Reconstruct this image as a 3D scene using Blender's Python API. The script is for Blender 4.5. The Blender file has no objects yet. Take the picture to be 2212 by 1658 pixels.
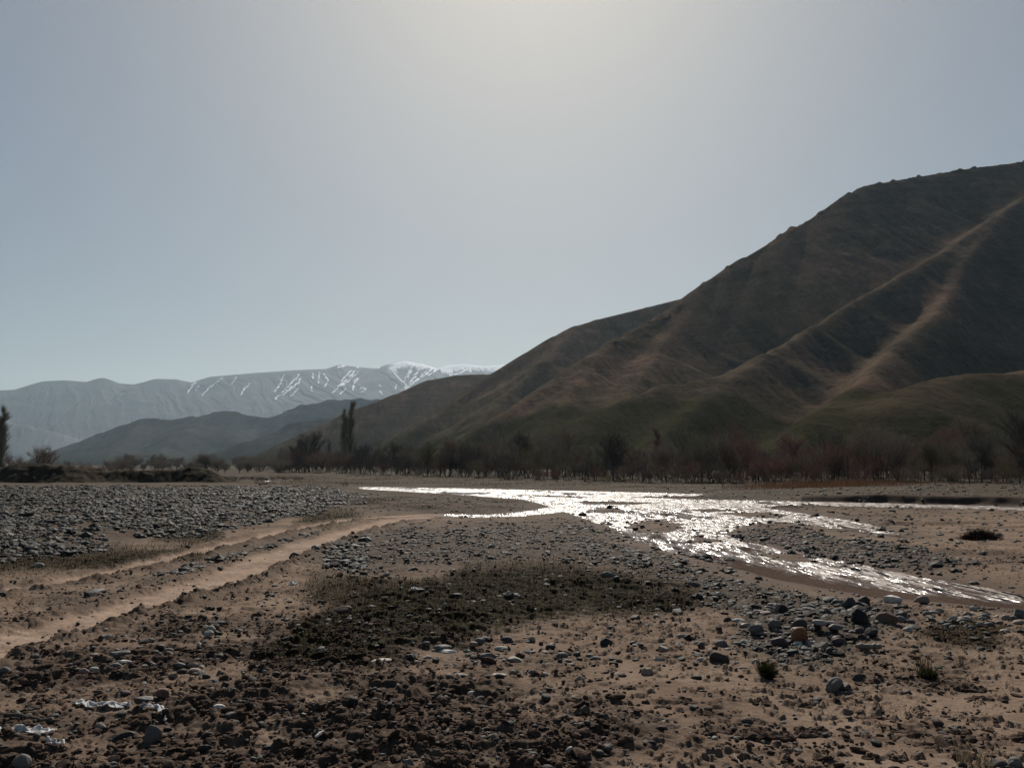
import bpy, math, random
import numpy as np
from mathutils import Vector

# ------------------------------------------------------------------ camera, sky, sun
sc = bpy.context.scene
col = sc.collection
W_, H_ = 2211.0, 1658.0            # reading scale of the photograph
FO, CX, CY, HZ = 1840.0, 1105.5, 829.0, 1003.0
EYE = 1.6
PITCH = math.atan((HZ - CY) / FO)
cam = bpy.data.cameras.new('camera'); camo = bpy.data.objects.new('camera', cam); col.objects.link(camo)
cam.sensor_fit = 'HORIZONTAL'; cam.sensor_width = 36.0; cam.lens = 36.0 * FO / W_
cam.clip_start = 0.05; cam.clip_end = 60000
camo.location = (0, 0, EYE); camo.rotation_euler = (math.pi / 2 + PITCH, 0, 0)
sc.camera = camo

SUN_EL, SUN_AZ = math.radians(38.5), math.radians(1.5)      # azimuth to the right of straight ahead
world = bpy.data.worlds.new('World'); sc.world = world; world.use_nodes = True
wn = world.node_tree.nodes; wl = world.node_tree.links
bg = wn['Background']
sky = wn.new('ShaderNodeTexSky'); sky.sky_type = 'NISHITA'; sky.sun_disc = False
sky.sun_elevation = SUN_EL; sky.sun_rotation = SUN_AZ
sky.altitude = 1200; sky.air_density = 1.0; sky.dust_density = 5.0; sky.ozone_density = 1.5
tone = wn.new('ShaderNodeMix'); tone.data_type = 'RGBA'; tone.blend_type = 'MULTIPLY'; tone.inputs[0].default_value = 1.0
tone.inputs[7].default_value = (.985, 1.015, .985, 1)          # air tint
soft = wn.new('ShaderNodeGamma'); soft.inputs[1].default_value = .57
wl.new(sky.outputs[0], soft.inputs[0]); hue = wn.new('ShaderNodeHueSaturation'); hue.inputs['Saturation'].default_value = 1.45
wl.new(soft.outputs[0], hue.inputs['Color']); wl.new(hue.outputs[0], tone.inputs[6]); wl.new(tone.outputs[2], bg.inputs['Color'])
bg.inputs['Strength'].default_value = 0.0795

sun = bpy.data.lights.new('sun', 'SUN'); suno = bpy.data.objects.new('sun', sun); col.objects.link(suno)
sun.energy = 5.0; sun.angle = math.radians(0.6); sun.color = (1.0, 0.93, 0.83)
sv = Vector((math.sin(SUN_AZ) * math.cos(SUN_EL), math.cos(SUN_AZ) * math.cos(SUN_EL), math.sin(SUN_EL)))
suno.rotation_euler = sv.to_track_quat('Z', 'Y').to_euler(); suno.location = (0, 0, 50)

sc.view_settings.view_transform = 'Standard'; sc.view_settings.look = 'None'
sc.view_settings.exposure = 0.415; sc.view_settings.gamma = 1.0
sc.render.engine = 'CYCLES'
sc.cycles.use_denoising = True
sc.cycles.max_bounces = 4; sc.cycles.diffuse_bounces = 2; sc.cycles.glossy_bounces = 2
sc.cycles.transmission_bounces = 2; sc.cycles.transparent_max_bounces = 6; sc.cycles.volume_bounces = 0
sc.cycles.sample_clamp_indirect = 3.0
sc.cycles.caustics_reflective = False; sc.cycles.caustics_refractive = False

rng = np.random.default_rng(7)
random.seed(7)
f32 = np.float32

# ------------------------------------------------------------------ projection helpers
cp, sp = math.cos(PITCH), math.sin(PITCH)
def ray(x, y):
    a = (x - CX) / FO; b = (CY - y) / FO
    return a, cp - b * sp, sp + b * cp
def gp(x, y, z=0.0):                 # picture reading -> point on the level z
    dx, dy, dz = ray(x, y)
    t = (z - EYE) / dz
    return dx * t, dy * t
def at(x, y, Y):                     # picture reading -> point at depth Y
    dx, dy, dz = ray(x, y)
    t = Y / dy
    return dx * t, Y, EYE + dz * t
def project(X, Y, Z=0.0):
    fz = Y * cp + (Z - EYE) * sp
    uy = -Y * sp + (Z - EYE) * cp
    fz = np.maximum(fz, 0.2)
    return CX + FO * X / fz, CY - FO * uy / fz

# ------------------------------------------------------------------ noise
_ang = np.linspace(0, 2 * np.pi, 64, endpoint=False)
GX, GY = np.cos(_ang).astype(f32), np.sin(_ang).astype(f32)
def pn(x, y, seed=0):
    x = np.asarray(x, np.float64) + seed * 17.31; y = np.asarray(y, np.float64) - seed * 9.77
    xi = np.floor(x); yi = np.floor(y)
    fx = (x - xi).astype(f32); fy = (y - yi).astype(f32)
    xi = xi.astype(np.int64); yi = yi.astype(np.int64)
    def g(ix, iy, dx, dy):
        h = (ix * 374761393 + iy * 668265263 + seed * 974634541) & 0xffffffff
        h = ((h ^ (h >> 13)) * 1274126177) & 0xffffffff
        h = (h ^ (h >> 16)) & 63
        return GX[h] * dx + GY[h] * dy
    u = fx * fx * fx * (fx * (fx * 6 - 15) + 10); v = fy * fy * fy * (fy * (fy * 6 - 15) + 10)
    a = g(xi, yi, fx, fy); b = g(xi + 1, yi, fx - 1, fy)
    c = g(xi, yi + 1, fx, fy - 1); d = g(xi + 1, yi + 1, fx - 1, fy - 1)
    return ((a + (b - a) * u) * (1 - v) + (c + (d - c) * u) * v) * 1.5
def fbm(x, y, o=3, seed=0, gain=.5, ridged=False):
    s = 0; a = 1.0; t = 0
    for k in range(o):
        n = pn(x * 2.03 ** k, y * 2.03 ** k, seed + k)
        if ridged: n = 1 - 2 * np.abs(n)
        s = s + a * n; t += a; a *= gain
    return s / t
def ss(e0, e1, x):
    t = np.clip((x - e0) / (e1 - e0), 0, 1)
    return t * t * (3 - 2 * t)
def seg_dist(px, py, P, closed=False):
    P = np.asarray(P, float)
    n = len(P); d2 = np.full(np.shape(px), 1e18); tt = np.zeros(np.shape(px)); side = np.zeros(np.shape(px))
    acc = 0
    for i in range(n if closed else n - 1):
        ax, ay = P[i][:2]; bx, by = P[(i + 1) % n][:2]
        ex, ey = bx - ax, by - ay; L2 = ex * ex + ey * ey + 1e-12
        t = np.clip(((px - ax) * ex + (py - ay) * ey) / L2, 0, 1)
        q = (px - ax - t * ex) ** 2 + (py - ay - t * ey) ** 2
        m = q < d2
        d2 = np.where(m, q, d2); tt = np.where(m, i + t, tt)
        side = np.where(m, ex * (py - ay) - ey * (px - ax), side)
    return np.sqrt(d2), tt, np.sign(side)
def inside(px, py, P):
    P = np.asarray(P, float); n = len(P); c = np.zeros(np.shape(px), bool)
    for i in range(n):
        ax, ay = P[i]; bx, by = P[(i + 1) % n]
        if ay == by: continue
        m = ((ay > py) != (by > py)) & (px < (bx - ax) * (py - ay) / (by - ay) + ax)
        c ^= m
    return c
def sdpoly(px, py, P):               # negative inside
    d, _, _ = seg_dist(px, py, P, True)
    return np.where(inside(px, py, P), -d, d)

# ------------------------------------------------------------------ mesh and object helpers
def make_mesh(name, V, F, mats, smooth=False, attrs=None, mi=None):
    V = np.ascontiguousarray(V, f32); F = np.asarray(F, np.int32)
    me = bpy.data.meshes.new(name)
    me.vertices.add(len(V)); me.vertices.foreach_set('co', V.ravel())
    k = F.shape[1]
    me.loops.add(F.size); me.loops.foreach_set('vertex_index', np.ascontiguousarray(F.ravel()))
    me.polygons.add(len(F)); me.polygons.foreach_set('loop_start', np.arange(0, F.size, k, dtype=np.int32))
    me.polygons.foreach_set('use_smooth', np.full(len(F), smooth))
    for m in (mats if isinstance(mats, (list, tuple)) else [mats]): me.materials.append(m)
    if mi is not None: me.polygons.foreach_set('material_index', np.asarray(mi, np.int32))
    me.update(calc_edges=True)
    for nm, A in (attrs or {}).items():
        A = np.asarray(A, f32)
        if A.ndim == 1:
            a = me.attributes.new(nm, 'FLOAT', 'POINT'); a.data.foreach_set('value', A)
        else:
            if A.shape[1] == 3: A = np.concatenate([A, np.ones((len(A), 1), f32)], 1)
            a = me.attributes.new(nm, 'FLOAT_COLOR', 'POINT'); a.data.foreach_set('color', np.ascontiguousarray(A).ravel())
    return me
def obj(name, me, parent=None, loc=(0, 0, 0), rz=0.0):
    o = bpy.data.objects.new(name, me); col.objects.link(o)
    o.location = loc; o.rotation_euler = (0, 0, rz)
    if parent: o.parent = parent
    return o
def tag(o, label=None, cat=None, group=None, kind=None):
    if label: o['label'] = label
    if cat: o['category'] = cat
    if group: o['group'] = group
    if kind: o['kind'] = kind
    return o
def empty(name, loc=(0, 0, 0), rz=0):
    o = bpy.data.objects.new(name, None); o.empty_display_size = .2; col.objects.link(o)
    o.location = loc; o.rotation_euler = (0, 0, rz); return o
def grid_faces(nr, nc):
    i = np.arange(nr * nc, dtype=np.int32).reshape(nr, nc)
    return np.stack([i[:-1, :-1].ravel(), i[:-1, 1:].ravel(), i[1:, 1:].ravel(), i[1:, :-1].ravel()], 1)

# ------------------------------------------------------------------ material helpers
class NT:
    def __init__(s, name):
        s.m = bpy.data.materials.new(name); s.m.use_nodes = True
        s.t = s.m.node_tree; s.n = s.t.nodes; s.b = s.n['Principled BSDF']
    def add(s, t, **k):
        n = s.n.new(t)
        for a, v in k.items(): setattr(n, a, v)
        return n
    def link(s, a, b): s.t.links.new(a, b)
    def coord(s, scale=1.0, sxyz=None):
        g = s.add('ShaderNodeNewGeometry'); mp = s.add('ShaderNodeMapping')
        mp.inputs['Scale'].default_value = sxyz or (scale,) * 3
        s.link(g.outputs['Position'], mp.inputs[0]); return mp.outputs[0]
    def noise(s, vec, scale, detail=4, rough=.6):
        n = s.add('ShaderNodeTexNoise'); n.inputs['Scale'].default_value = scale
        n.inputs['Detail'].default_value = detail; n.inputs['Roughness'].default_value = rough
        if vec is not None: s.link(vec, n.inputs['Vector'])
        return n.outputs['Fac']
    def ramp(s, fac, stops):
        r = s.add('ShaderNodeValToRGB'); e = r.color_ramp.elements
        while len(e) < len(stops): e.new(.5)
        for i, (p, c) in enumerate(stops):
            e[i].position = p; e[i].color = tuple(c) + (1,) if len(c) == 3 else c
        s.link(fac, r.inputs[0]); return r.outputs[0]
    def mix(s, fac, a, b, mode='MIX'):
        n = s.add('ShaderNodeMix', data_type='RGBA', blend_type=mode)
        for v, i in ((fac, n.inputs[0]), (a, n.inputs[6]), (b, n.inputs[7])):
            if hasattr(v, 'links') or hasattr(v, 'is_linked'): s.link(v, i)
            elif isinstance(v, (int, float)): i.default_value = v
            else: i.default_value = tuple(v) + (1,)
        return n.outputs[2]
    def math(s, op, a, b=None, clamp=False):
        n = s.add('ShaderNodeMath', operation=op, use_clamp=clamp)
        for v, i in ((a, n.inputs[0]), (b, n.inputs[1])):
            if v is None: continue
            if isinstance(v, (int, float)): i.default_value = v
            else: s.link(v, i)
        return n.outputs[0]
    def attr(s, name):
        a = s.add('ShaderNodeAttribute'); a.attribute_name = name; return a
    def bump(s, h, strength, dist, normal=None):
        b = s.add('ShaderNodeBump'); b.inputs['Strength'].default_value = strength; b.inputs['Distance'].default_value = dist
        s.link(h, b.inputs['Height'])
        if normal is not None: s.link(normal, b.inputs['Normal'])
        return b.outputs[0]
    def base(s, c, rough=.9, spec=.3):
        if hasattr(c, 'links') or hasattr(c, 'is_linked'): s.link(c, s.b.inputs['Base Color'])
        else: s.b.inputs['Base Color'].default_value = tuple(c) + (1,)
        if isinstance(rough, (int, float)): s.b.inputs['Roughness'].default_value = rough
        else: s.link(rough, s.b.inputs['Roughness'])
        s.b.inputs['Specular IOR Level'].default_value = spec
        return s.m
    def normal(s, n): s.link(n, s.b.inputs['Normal'])

# ground
def mat_ground():
    t = NT('riverbed_soil'); P = t.coord()
    z = t.attr('zones'); sep = t.add('ShaderNodeSeparateColor'); t.link(z.outputs['Color'], sep.inputs[0])
    track, mud, moss = sep.outputs[0], sep.outputs[1], sep.outputs[2]
    z2 = t.attr('zones_more'); sep2 = t.add('ShaderNodeSeparateColor'); t.link(z2.outputs['Color'], sep2.inputs[0])
    grav, wet, far = sep2.outputs[0], sep2.outputs[1], sep2.outputs[2]
    n1 = t.noise(P, 1.3, 5, .65); n2 = t.noise(P, 9, 5, .7); n3 = t.noise(P, 55, 3, .7)
    soil = t.ramp(n1, [(.3, (.092, .063, .046)), (.5, (.142, .101, .074)), (.7, (.190, .140, .106))])
    mudc = t.ramp(n2, [(.3, (.026, .017, .012)), (.55, (.064, .045, .034)), (.75, (.120, .088, .066))])
    mossc = t.ramp(n2, [(.3, (.009, .008, .004)), (.5, (.018, .015, .007)), (.7, (.038, .028, .016))])
    gravc = t.ramp(t.noise(P, 14, 6, .8), [(.3, (.020, .018, .015)), (.5, (.044, .039, .033)), (.7, (.084, .075, .065))])
    trackc = t.ramp(n1, [(.3, (.165, .114, .086)), (.6, (.262, .190, .144))])
    farc = t.ramp(t.noise(P, .35, 5, .65), [(.35, (.030, .025, .016)), (.5, (.046, .036, .025)), (.65, (.076, .057, .041))])
    c = t.mix(far, soil, farc)
    c = t.mix(grav, c, gravc); c = t.mix(mud, c, mudc); c = t.mix(moss, c, mossc); c = t.mix(track, c, trackc)
    c = t.mix(.55, c, t.ramp(n3, [(.3, (.45, .45, .45)), (.6, (1.1, 1.1, 1.1))]), 'MULTIPLY')
    c = t.mix(t.math('MULTIPLY', wet, .6), c, (.045, .030, .024))
    r = t.math('SUBTRACT', .95, t.math('MULTIPLY', wet, .12))
    t.base(c, r, .03)
    t.normal(t.bump(n3, .5, .012, t.bump(n2, .35, .03)))
    return t.m
def mat_stone():
    t = NT('river_stone'); P = t.coord()
    a = t.attr('tint')
    n = t.noise(P, 40, 5, .65); n2 = t.noise(P, 9, 3)
    c = t.mix(.7, a.outputs['Color'], t.ramp(n, [(.3, (.6, .6, .6)), (.7, (1.25, 1.22, 1.18))]), 'MULTIPLY')
    c = t.mix(.5, c, t.ramp(n2, [(.35, (.75, .72, .7)), (.65, (1.15, 1.15, 1.15))]), 'MULTIPLY')
    t.base(c, .7, .1); t.normal(t.bump(n, .5, .012)); return t.m
def mat_plain(name, stops, scale=8, rough=.9, spec=.2, bump=.3, bd=.02, tint=False):
    t = NT(name); P = t.coord(); n = t.noise(P, scale, 5, .65)
    c = t.ramp(n, stops)
    if tint: c = t.mix(1.0, c, t.attr('tint').outputs['Color'], 'MULTIPLY')
    t.base(c, rough, spec)
    if bump: t.normal(t.bump(n, bump, bd))
    return t.m
def mat_tint(name, rough=.8, spec=.2, trans=0):
    t = NT(name); t.base(t.attr('tint').outputs['Color'], rough, spec)
    if trans:
        tr = t.add('ShaderNodeBsdfTranslucent'); t.link(t.attr('tint').outputs['Color'], tr.inputs[0])
        mx = t.add('ShaderNodeMixShader'); mx.inputs[0].default_value = trans
        t.link(t.b.outputs[0], mx.inputs[1]); t.link(tr.outputs[0], mx.inputs[2])
        t.link(mx.outputs[0], t.n['Material Output'].inputs['Surface'])
    return t.m
def mat_water():
    t = NT('muddy_river_water')
    rp = t.attr('ripple').outputs['Fac']
    P = t.coord(sxyz=(1.0, .14, 1.0)); P2 = t.coord(sxyz=(1, .2, 1))
        # wave facets: the surface normal leans by a noise vector, more where the current ripples
    def vn(vec, sc, det):
        n = t.add('ShaderNodeTexNoise'); n.inputs['Scale'].default_value = sc; n.inputs['Detail'].default_value = det
        t.link(vec, n.inputs['Vector']); return n.outputs['Color']
    gust = t.ramp(t.noise(t.coord(sxyz=(1.0, .22, 1.0)), 3.0, 4, .65), [(.34, (.06,) * 3), (.46, (.65,) * 3), (.60, (1.4,) * 3)])
    def vm(op, a, b):
        n = t.add('ShaderNodeVectorMath', operation=op)
        for v, i in ((a, n.inputs[0]), (b, n.inputs[1])):
            if isinstance(v, tuple): i.default_value = v
            else: t.link(v, i)
        return n.outputs[0]
    v = vm('ADD', vm('SUBTRACT', vn(P, 12, 2), (.5, .5, .5)), vm('MULTIPLY', vm('SUBTRACT', vn(P2, 38, 1), (.5, .5, .5)), (.6, .6, .6)))
    sc_ = t.add('ShaderNodeVectorMath', operation='SCALE'); t.link(v, sc_.inputs[0]); t.link(t.math('MULTIPLY', t.math('MULTIPLY', rp, gust), 3.8), sc_.inputs['Scale'])
    b = t.add('ShaderNodeVectorMath', operation='NORMALIZE'); t.link(vm('ADD', vm('MULTIPLY', sc_.outputs[0], (1, 1, 0)), (0, 0, 1)), b.inputs[0])
    c = t.ramp(t.noise(P2, .8, 4), [(.3, (.075, .048, .037)), (.7, (.105, .070, .054))])
    t.base(c, t.math('ADD', t.math('MULTIPLY', t.math('MULTIPLY', rp, gust), .34), .06), .9)
    t.b.inputs['IOR'].default_value = 1.33
    t.normal(b.outputs[0]); return t.m
def mat_hill(name='hill_grass_and_earth', stops=((.32, (.050, .042, .030)), (.5, (.067, .054, .041)), (.68, (.094, .066, .054)))):
    t = NT(name); P = t.coord()
    n1 = t.noise(P, .012, 6, .6); n2 = t.noise(t.coord(sxyz=(.05, .05, .02)), 1.0, 6, .7); n3 = t.noise(P, .35, 4, .7)
    c = t.ramp(n1, list(stops))
    c = t.mix(.75, c, t.ramp(n2, [(.3, (.55, .60, .50)), (.5, (1, 1, 1)), (.7, (1.5, 1.30, 1.18))]), 'MULTIPLY')
    g = t.attr('green').outputs['Fac']
    c = t.mix(t.math('MULTIPLY', g, .9), c, (.024, .024, .013))
    c = t.mix(.7, c, t.ramp(n3, [(.35, (.6, .6, .6)), (.65, (1.25, 1.25, 1.25))]), 'MULTIPLY')
    rill = t.noise(t.coord(sxyz=(.16, .035, .01)), 1.0, 5, .7); strat = t.noise(t.coord(sxyz=(.006, .006, .22)), 1.0, 4, .6)
    c = t.mix(.6, c, t.ramp(rill, [(.35, (.72, .72, .70)), (.62, (1.25, 1.2, 1.15))]), 'MULTIPLY')
    c = t.mix(.45, c, t.ramp(strat, [(.38, (.7, .72, .7)), (.62, (1.25, 1.2, 1.18))]), 'MULTIPLY')
    speck = t.ramp(t.noise(t.coord(.55), 1.0, 2, .5), [(.62, (1, 1, 1)), (.68, (.45, .48, .42))])
    c = t.mix(.8, c, speck, 'MULTIPLY')
    t.base(c, 1.0, 0.0); t.normal(t.bump(n3, .45, 1.6, t.bump(rill, .5, 3.0))); return t.m
def mat_mountain():
    t = NT('snow_streaked_mountain'); P = t.coord()
    n = t.noise(P, .002, 6, .65)
    c = t.ramp(n, [(.35, (.014, .014, .014)), (.65, (.022, .022, .022))])
    c = t.mix(t.attr('snow').outputs['Fac'], c, (.80, .82, .85))
    t.base(c, .9, .1); return t.m

def mat_film():
    t = NT('white_plastic_film'); c = t.ramp(t.noise(t.coord(), 14, 4, .6), [(.3, (.46, .45, .44)), (.7, (.72, .71, .70))])
    t.base(c, .8, .08); tr = t.add('ShaderNodeBsdfTranslucent'); t.link(c, tr.inputs[0])
    mx = t.add('ShaderNodeMixShader'); mx.inputs[0].default_value = .4
    t.link(t.b.outputs[0], mx.inputs[1]); t.link(tr.outputs[0], mx.inputs[2]); t.link(mx.outputs[0], t.n['Material Output'].inputs['Surface'])
    return t.m
M = dict(
    ground=mat_ground(), stone=mat_stone(), water=mat_water(), hill=mat_hill(), greyhill=mat_hill('haze_greyed_hill', ((.32, (.028, .029, .028)), (.5, (.038, .038, .036)), (.68, (.050, .047, .044)))), mountain=mat_mountain(),  # greyhill: hill colour greyed and darkened for the look of distant haze
    clod=mat_plain('dry_mud_clods', [(.3, (.030, .020, .015)), (.55, (.070, .048, .037)), (.75, (.125, .090, .068))], 25, 1, .03, .5, .012),
    berm=mat_plain('dark_earth_bank', [(.3, (.016, .013, .009)), (.55, (.035, .028, .019)), (.75, (.06, .05, .034))], 1.2, 1, .02, .6, .25),
    bark=mat_plain('grey_bark', [(.3, (.05, .042, .033)), (.7, (.10, .085, .07))], 6, .95, .1, .3, .02),
    twig=mat_tint('bare_twigs', .95, .03), grass=mat_tint('grass_blades', .9, .02, .35),
    plastic=mat_film(),
    wood=mat_plain('weathered_driftwood', [(.3, (.10, .08, .062)), (.7, (.24, .20, .165))], 30, .8, .2, .4, .008),
    white=mat_plain('whitewashed_wall', [(.3, (.72, .72, .7)), (.7, (.82, .82, .8))], 2, .8, .2, 0),
    roof=mat_plain('grey_sheet_roof', [(.3, (.5, .5, .5)), (.7, (.62, .62, .6))], 2, .5, .4, 0),
    dark=mat_plain('dark_opening', [(.3, (.02, .02, .02)), (.7, (.035, .035, .035))], 2, .5, .4, 0),
)

# ------------------------------------------------------------------ river bed
WL = -0.10
RIV = [(775,1051),(1000,1054.5),(1250,1060),(1400,1063.5),(1520,1067),(1500,1071),(1360,1073),(1500,1078),(1700,1082),(1900,1086),(2211,1094),(2350,1097),
       (2350,1111),(2211,1107),(2050,1104),(1900,1101),(1750,1096),(1640,1094),(1700,1104),(1800,1117),(1890,1135),(1965,1163),(1870,1153),(1780,1139),
       (1690,1127),(1620,1133),(1562,1152),(1600,1168),(1700,1186),(1820,1212),(2000,1248),(2211,1285),(2420,1322),(2420,1362),(2211,1318),(2000,1300),(1850,1283),(1700,1258),
       (1560,1222),(1470,1196),(1400,1177),(1345,1157),(1330,1142),(1262,1120),(1222,1105),(1130,1114),(1050,1118),(955,1115),(957,1110),(1060,1111),(1130,1105),(1190,1094),
       (1130,1078),(950,1065.5),(778,1055.5)]
POND = [(556,1036),(598,1034.5),(612,1038),(580,1041),(558,1040.5)]
RIVW = [gp(x, y, WL) for x, y in RIV]
PONDW = [gp(x, y, WL) for x, y in POND]
ISL = [[(1560,1108),(1640,1104),(1720,1112),(1640,1116)], [(1230,1083),(1330,1081.5),(1430,1086),(1330,1089)], [(1480,1100),(1540,1097),(1590,1101),(1530,1105)], [(1480,1160),(1520,1156),(1545,1165),(1500,1172)], [(1640,1196),(1690,1194),(1760,1210),(1690,1208)], [(1100,1067),(1200,1069),(1300,1074),(1180,1072)], [(1375,1128),(1430,1119),(1475,1130),(1465,1146),(1400,1148),(1350,1140)], [(1270,1100),(1320,1096),(1350,1102),(1300,1107)]]
ISLW = [[gp(x, y, -.08) for x, y in I] for I in ISL]
CALM = [gp(x, y, WL) for x, y in [(1500,1205),(1560,1222),(1700,1258),(1850,1283),(2000,1300),(2211,1318),(2420,1362)]]
RUTS = [([(-500,1390),(-250,1330),(0,1278),(150,1256),(330,1218),(520,1168),(640,1142),(760,1120),(880,1109),(960,1104)], .34),
        ([(-500,1560),(-250,1470),(0,1392),(120,1356),(280,1312),(450,1262),(560,1218),(640,1187),(760,1147),(860,1118),(960,1106)], .42)]
RUTW = [([gp(x, y) for x, y in P], w) for P, w in RUTS]
TERR = [(-400,1330),(-100,1250),(0,1222),(180,1196),(330,1172),(520,1148),(640,1122),(730,1096),(770,1074),(760,1052),(500,1046),(200,1046),(-100,1046),(-600,1046)]
TERRW = [gp(x, y) for x, y in TERR]
MUDP = [(40,1430),(240,1375),(420,1330),(600,1345),(660,1300),(900,1330),(1040,1400),(1000,1440),(1150,1480),(1350,1520),(1480,1570),(1330,1640),(1200,1720),(200,1720),(-100,1720),(-100,1500)]
MOSS = [(560,1440),(630,1370),(690,1300),(790,1272),(960,1250),(1000,1226),(1190,1216),(1330,1240),(1480,1275),(1520,1300),(1380,1335),(1200,1345),(1020,1365),(930,1400),(760,1450)]
GREENS = [[(-50,1225),(60,1200),(190,1190),(330,1182),(480,1188),(420,1212),(280,1226),(150,1240),(0,1240)],
          [(320,1172),(380,1150),(470,1150),(480,1170),(400,1180)], [(640,1128),(680,1102),(760,1100),(780,1112),(700,1138)],
          [(620,1290),(700,1250),(840,1262),(960,1268),(930,1310),(780,1310)], [(1980,1380),(2050,1345),(2180,1350),(2150,1400),(2040,1395)]]
GRAV2 = [(640,1215),(720,1180),(860,1130),(1000,1125),(1240,1112),(1330,1150),(1480,1205),(1700,1270),(1900,1300),(1960,1330),(1880,1400),(1700,1440),(1560,1400),(1600,1330),(1500,1290),(1330,1235),(1180,1212),(960,1228),(800,1250)]
GRAV3 = [(1560,1155),(1640,1130),(1720,1130),(1880,1160),(2000,1185),(2100,1215),(2000,1225),(1820,1205),(1680,1180)]

def terrain(X, Y):
    X = np.asarray(X, float); Y = np.asarray(Y, float)
    px, py = project(X, np.maximum(Y, .5))
    px = np.where(Y < 1, 1e5, px); py = np.where(Y < 1, 1e5, py)
    near = (Y > 1.5) & (Y < 130) & (np.abs(X) < 90)
    Yc = np.clip(Y, 2, 200)
    # warped picture readings for ragged outlines
    w1 = fbm(X * .9, Y * .45, 3, 31); w2 = fbm(X * .9, Y * .45, 3, 41)
    amp = 60 * 8 / np.maximum(Yc, 6)
    qx, qy = px + w1 * amp * 1.5, py + w2 * amp * .45
    def zone(P, soft):
        d = np.full(X.shape, 1e3)
        bb = np.asarray(P); m = near & (px > bb[:, 0].min() - 300) & (px < bb[:, 0].max() + 300) & (py > bb[:, 1].min() - 120) & (py < bb[:, 1].max() + 120)
        if m.any(): d[m] = sdpoly(qx[m], qy[m], P)
        return ss(soft, -soft, d)
    fine = near & (Y < 75)
    def on(mask, fn, fill=0.0):
        r = np.full(X.shape, fill, float)
        if mask.any(): r[mask] = fn(X[mask], Y[mask])
        return r
    z = 0.05 * fbm(X / 7, Y / 7, 3, 3) * ss(0, 10, Yc) + .025 * fbm(X / 1.6, Y / 1.6, 2, 5)
    hx_, hy_ = gp(1790, 1352); z = z + .13 * np.exp(-((X - hx_) / .75) ** 2 - ((Y - hy_) / .65) ** 2)     # low heap of rubble by the water
    # gravel terrace
    dT = on(near, lambda x, y: sdpoly(x + .6 * pn(x * .5, y * .5, 8), y + .6 * pn(x * .5, y * .5, 9), TERRW), 50)
    terr = ss(.2, -2.6, dT)
    z = z + terr * (.20 + .10 * fbm(X / 3, Y / 3, 3, 12))
    grav = ss(.3, -.5, dT) * (.75 + .4 * fbm(X / 2.5, Y / 2.5, 2, 14)) * ss(75, 40, Y)
    grav = np.maximum(grav, zone(GRAV2, 22) * .75); grav = np.maximum(grav, zone(GRAV3, 8) * .7); grav = np.maximum(grav, zone([(100,1330),(430,1240),(560,1205),(700,1158),(650,1150),(500,1192),(380,1228),(60,1305)], 14) * .5)
    mud = zone(MUDP, 45) * ss(-.3, .25, fbm(X / .9, Y / .9, 3, 17) + .14)
    moss = zone(MOSS, 22)
    green = np.zeros(X.shape)
    for G in GREENS: green = np.maximum(green, zone(G, 12))
    mud = np.maximum(mud, zone([(780,1088),(880,1074),(1000,1080),(1160,1092),(1130,1101),(960,1107),(850,1101)], 6) * .85)
    tong = zone([(690,1060),(950,1068),(1120,1080),(1180,1096),(960,1109),(760,1104)], 10); grav = np.maximum(grav, tong * .42); moss = np.maximum(moss, tong * ss(-.05, .35, fbm(X / 2.2, Y / 3.5, 3, 27)) * .9)
    # dark damp patches beyond
    patch = ss(.12, .4, fbm(X / 3.5, Y / 3.5, 3, 23)) * ss(11, 16, Y) * (1 - grav)
    mud = np.maximum(mud, patch * .7); mud = np.maximum(mud, .45 * ss(.02, .38, fbm(X / 1.3, Y / .9, 4, 207)) * near)
    # wheel ruts
    track = np.zeros(X.shape); rimd = np.zeros(X.shape)
    mr = near & (Y < 45)
    for k, (P, w) in enumerate(RUTW):
        d = np.full(X.shape, 99.); s = np.zeros(X.shape)
        if mr.any():
            wob = .12 * pn(X[mr] / .8, Y[mr] / .8, 51 + k)
            dd, tt, sd_ = seg_dist(X[mr], Y[mr], P); d[mr] = dd + wob; s[mr] = sd_
        t_ = ss(w * 1.15, w * .75, d)
        track = np.maximum(track, t_)
        rn = .6 + .9 * fbm(X / .35, Y / .35, 3, 61 + k)
        z = z - .05 * t_ + np.where(s < 0, .095, .05) * np.clip(rn, 0, 2) * np.exp(-((d - w * 1.3) / .13) ** 2)
        z = z + t_ * (.026 * fbm(X / .22 + .3 * Y, Y / .22, 3, 71) + .010 * np.sin((X * .55 + Y * .84) * 22 + 5 * pn(X / .5, Y / .5, 73)) * ss(-.1, .3, pn(X / 1.6, Y / 1.6, 75)))
        rimd = np.maximum(rimd, np.exp(-((d - w * 1.3) / .12) ** 2) * np.where(s < 0, .8, .3))
    mud = np.maximum(mud, rimd * .8); mud = mud * (1 - track); moss = moss * (1 - track); grav = grav * (1 - track)
    # micro relief: clods and crumbs
    detail = ss(40, 14, Y) * near
    md = detail > 0.001
    def micro(x, y):
        a = pn(x / .24, y / .24, 81); b = pn(x / .11 + .5 * a, y / .11, 83); c = pn(x / .05, y / .05, 85)
        wv = pn(x / .8, y / .8, 87)
        cl = ss(-.08, .34, a + .45 * b + .2 * c) * .032 + ss(.0, .22, b + .2 * c) * .020 + .006 * c
        return cl * (.75 + .5 * wv)
    mic = on(md, micro)
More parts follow.
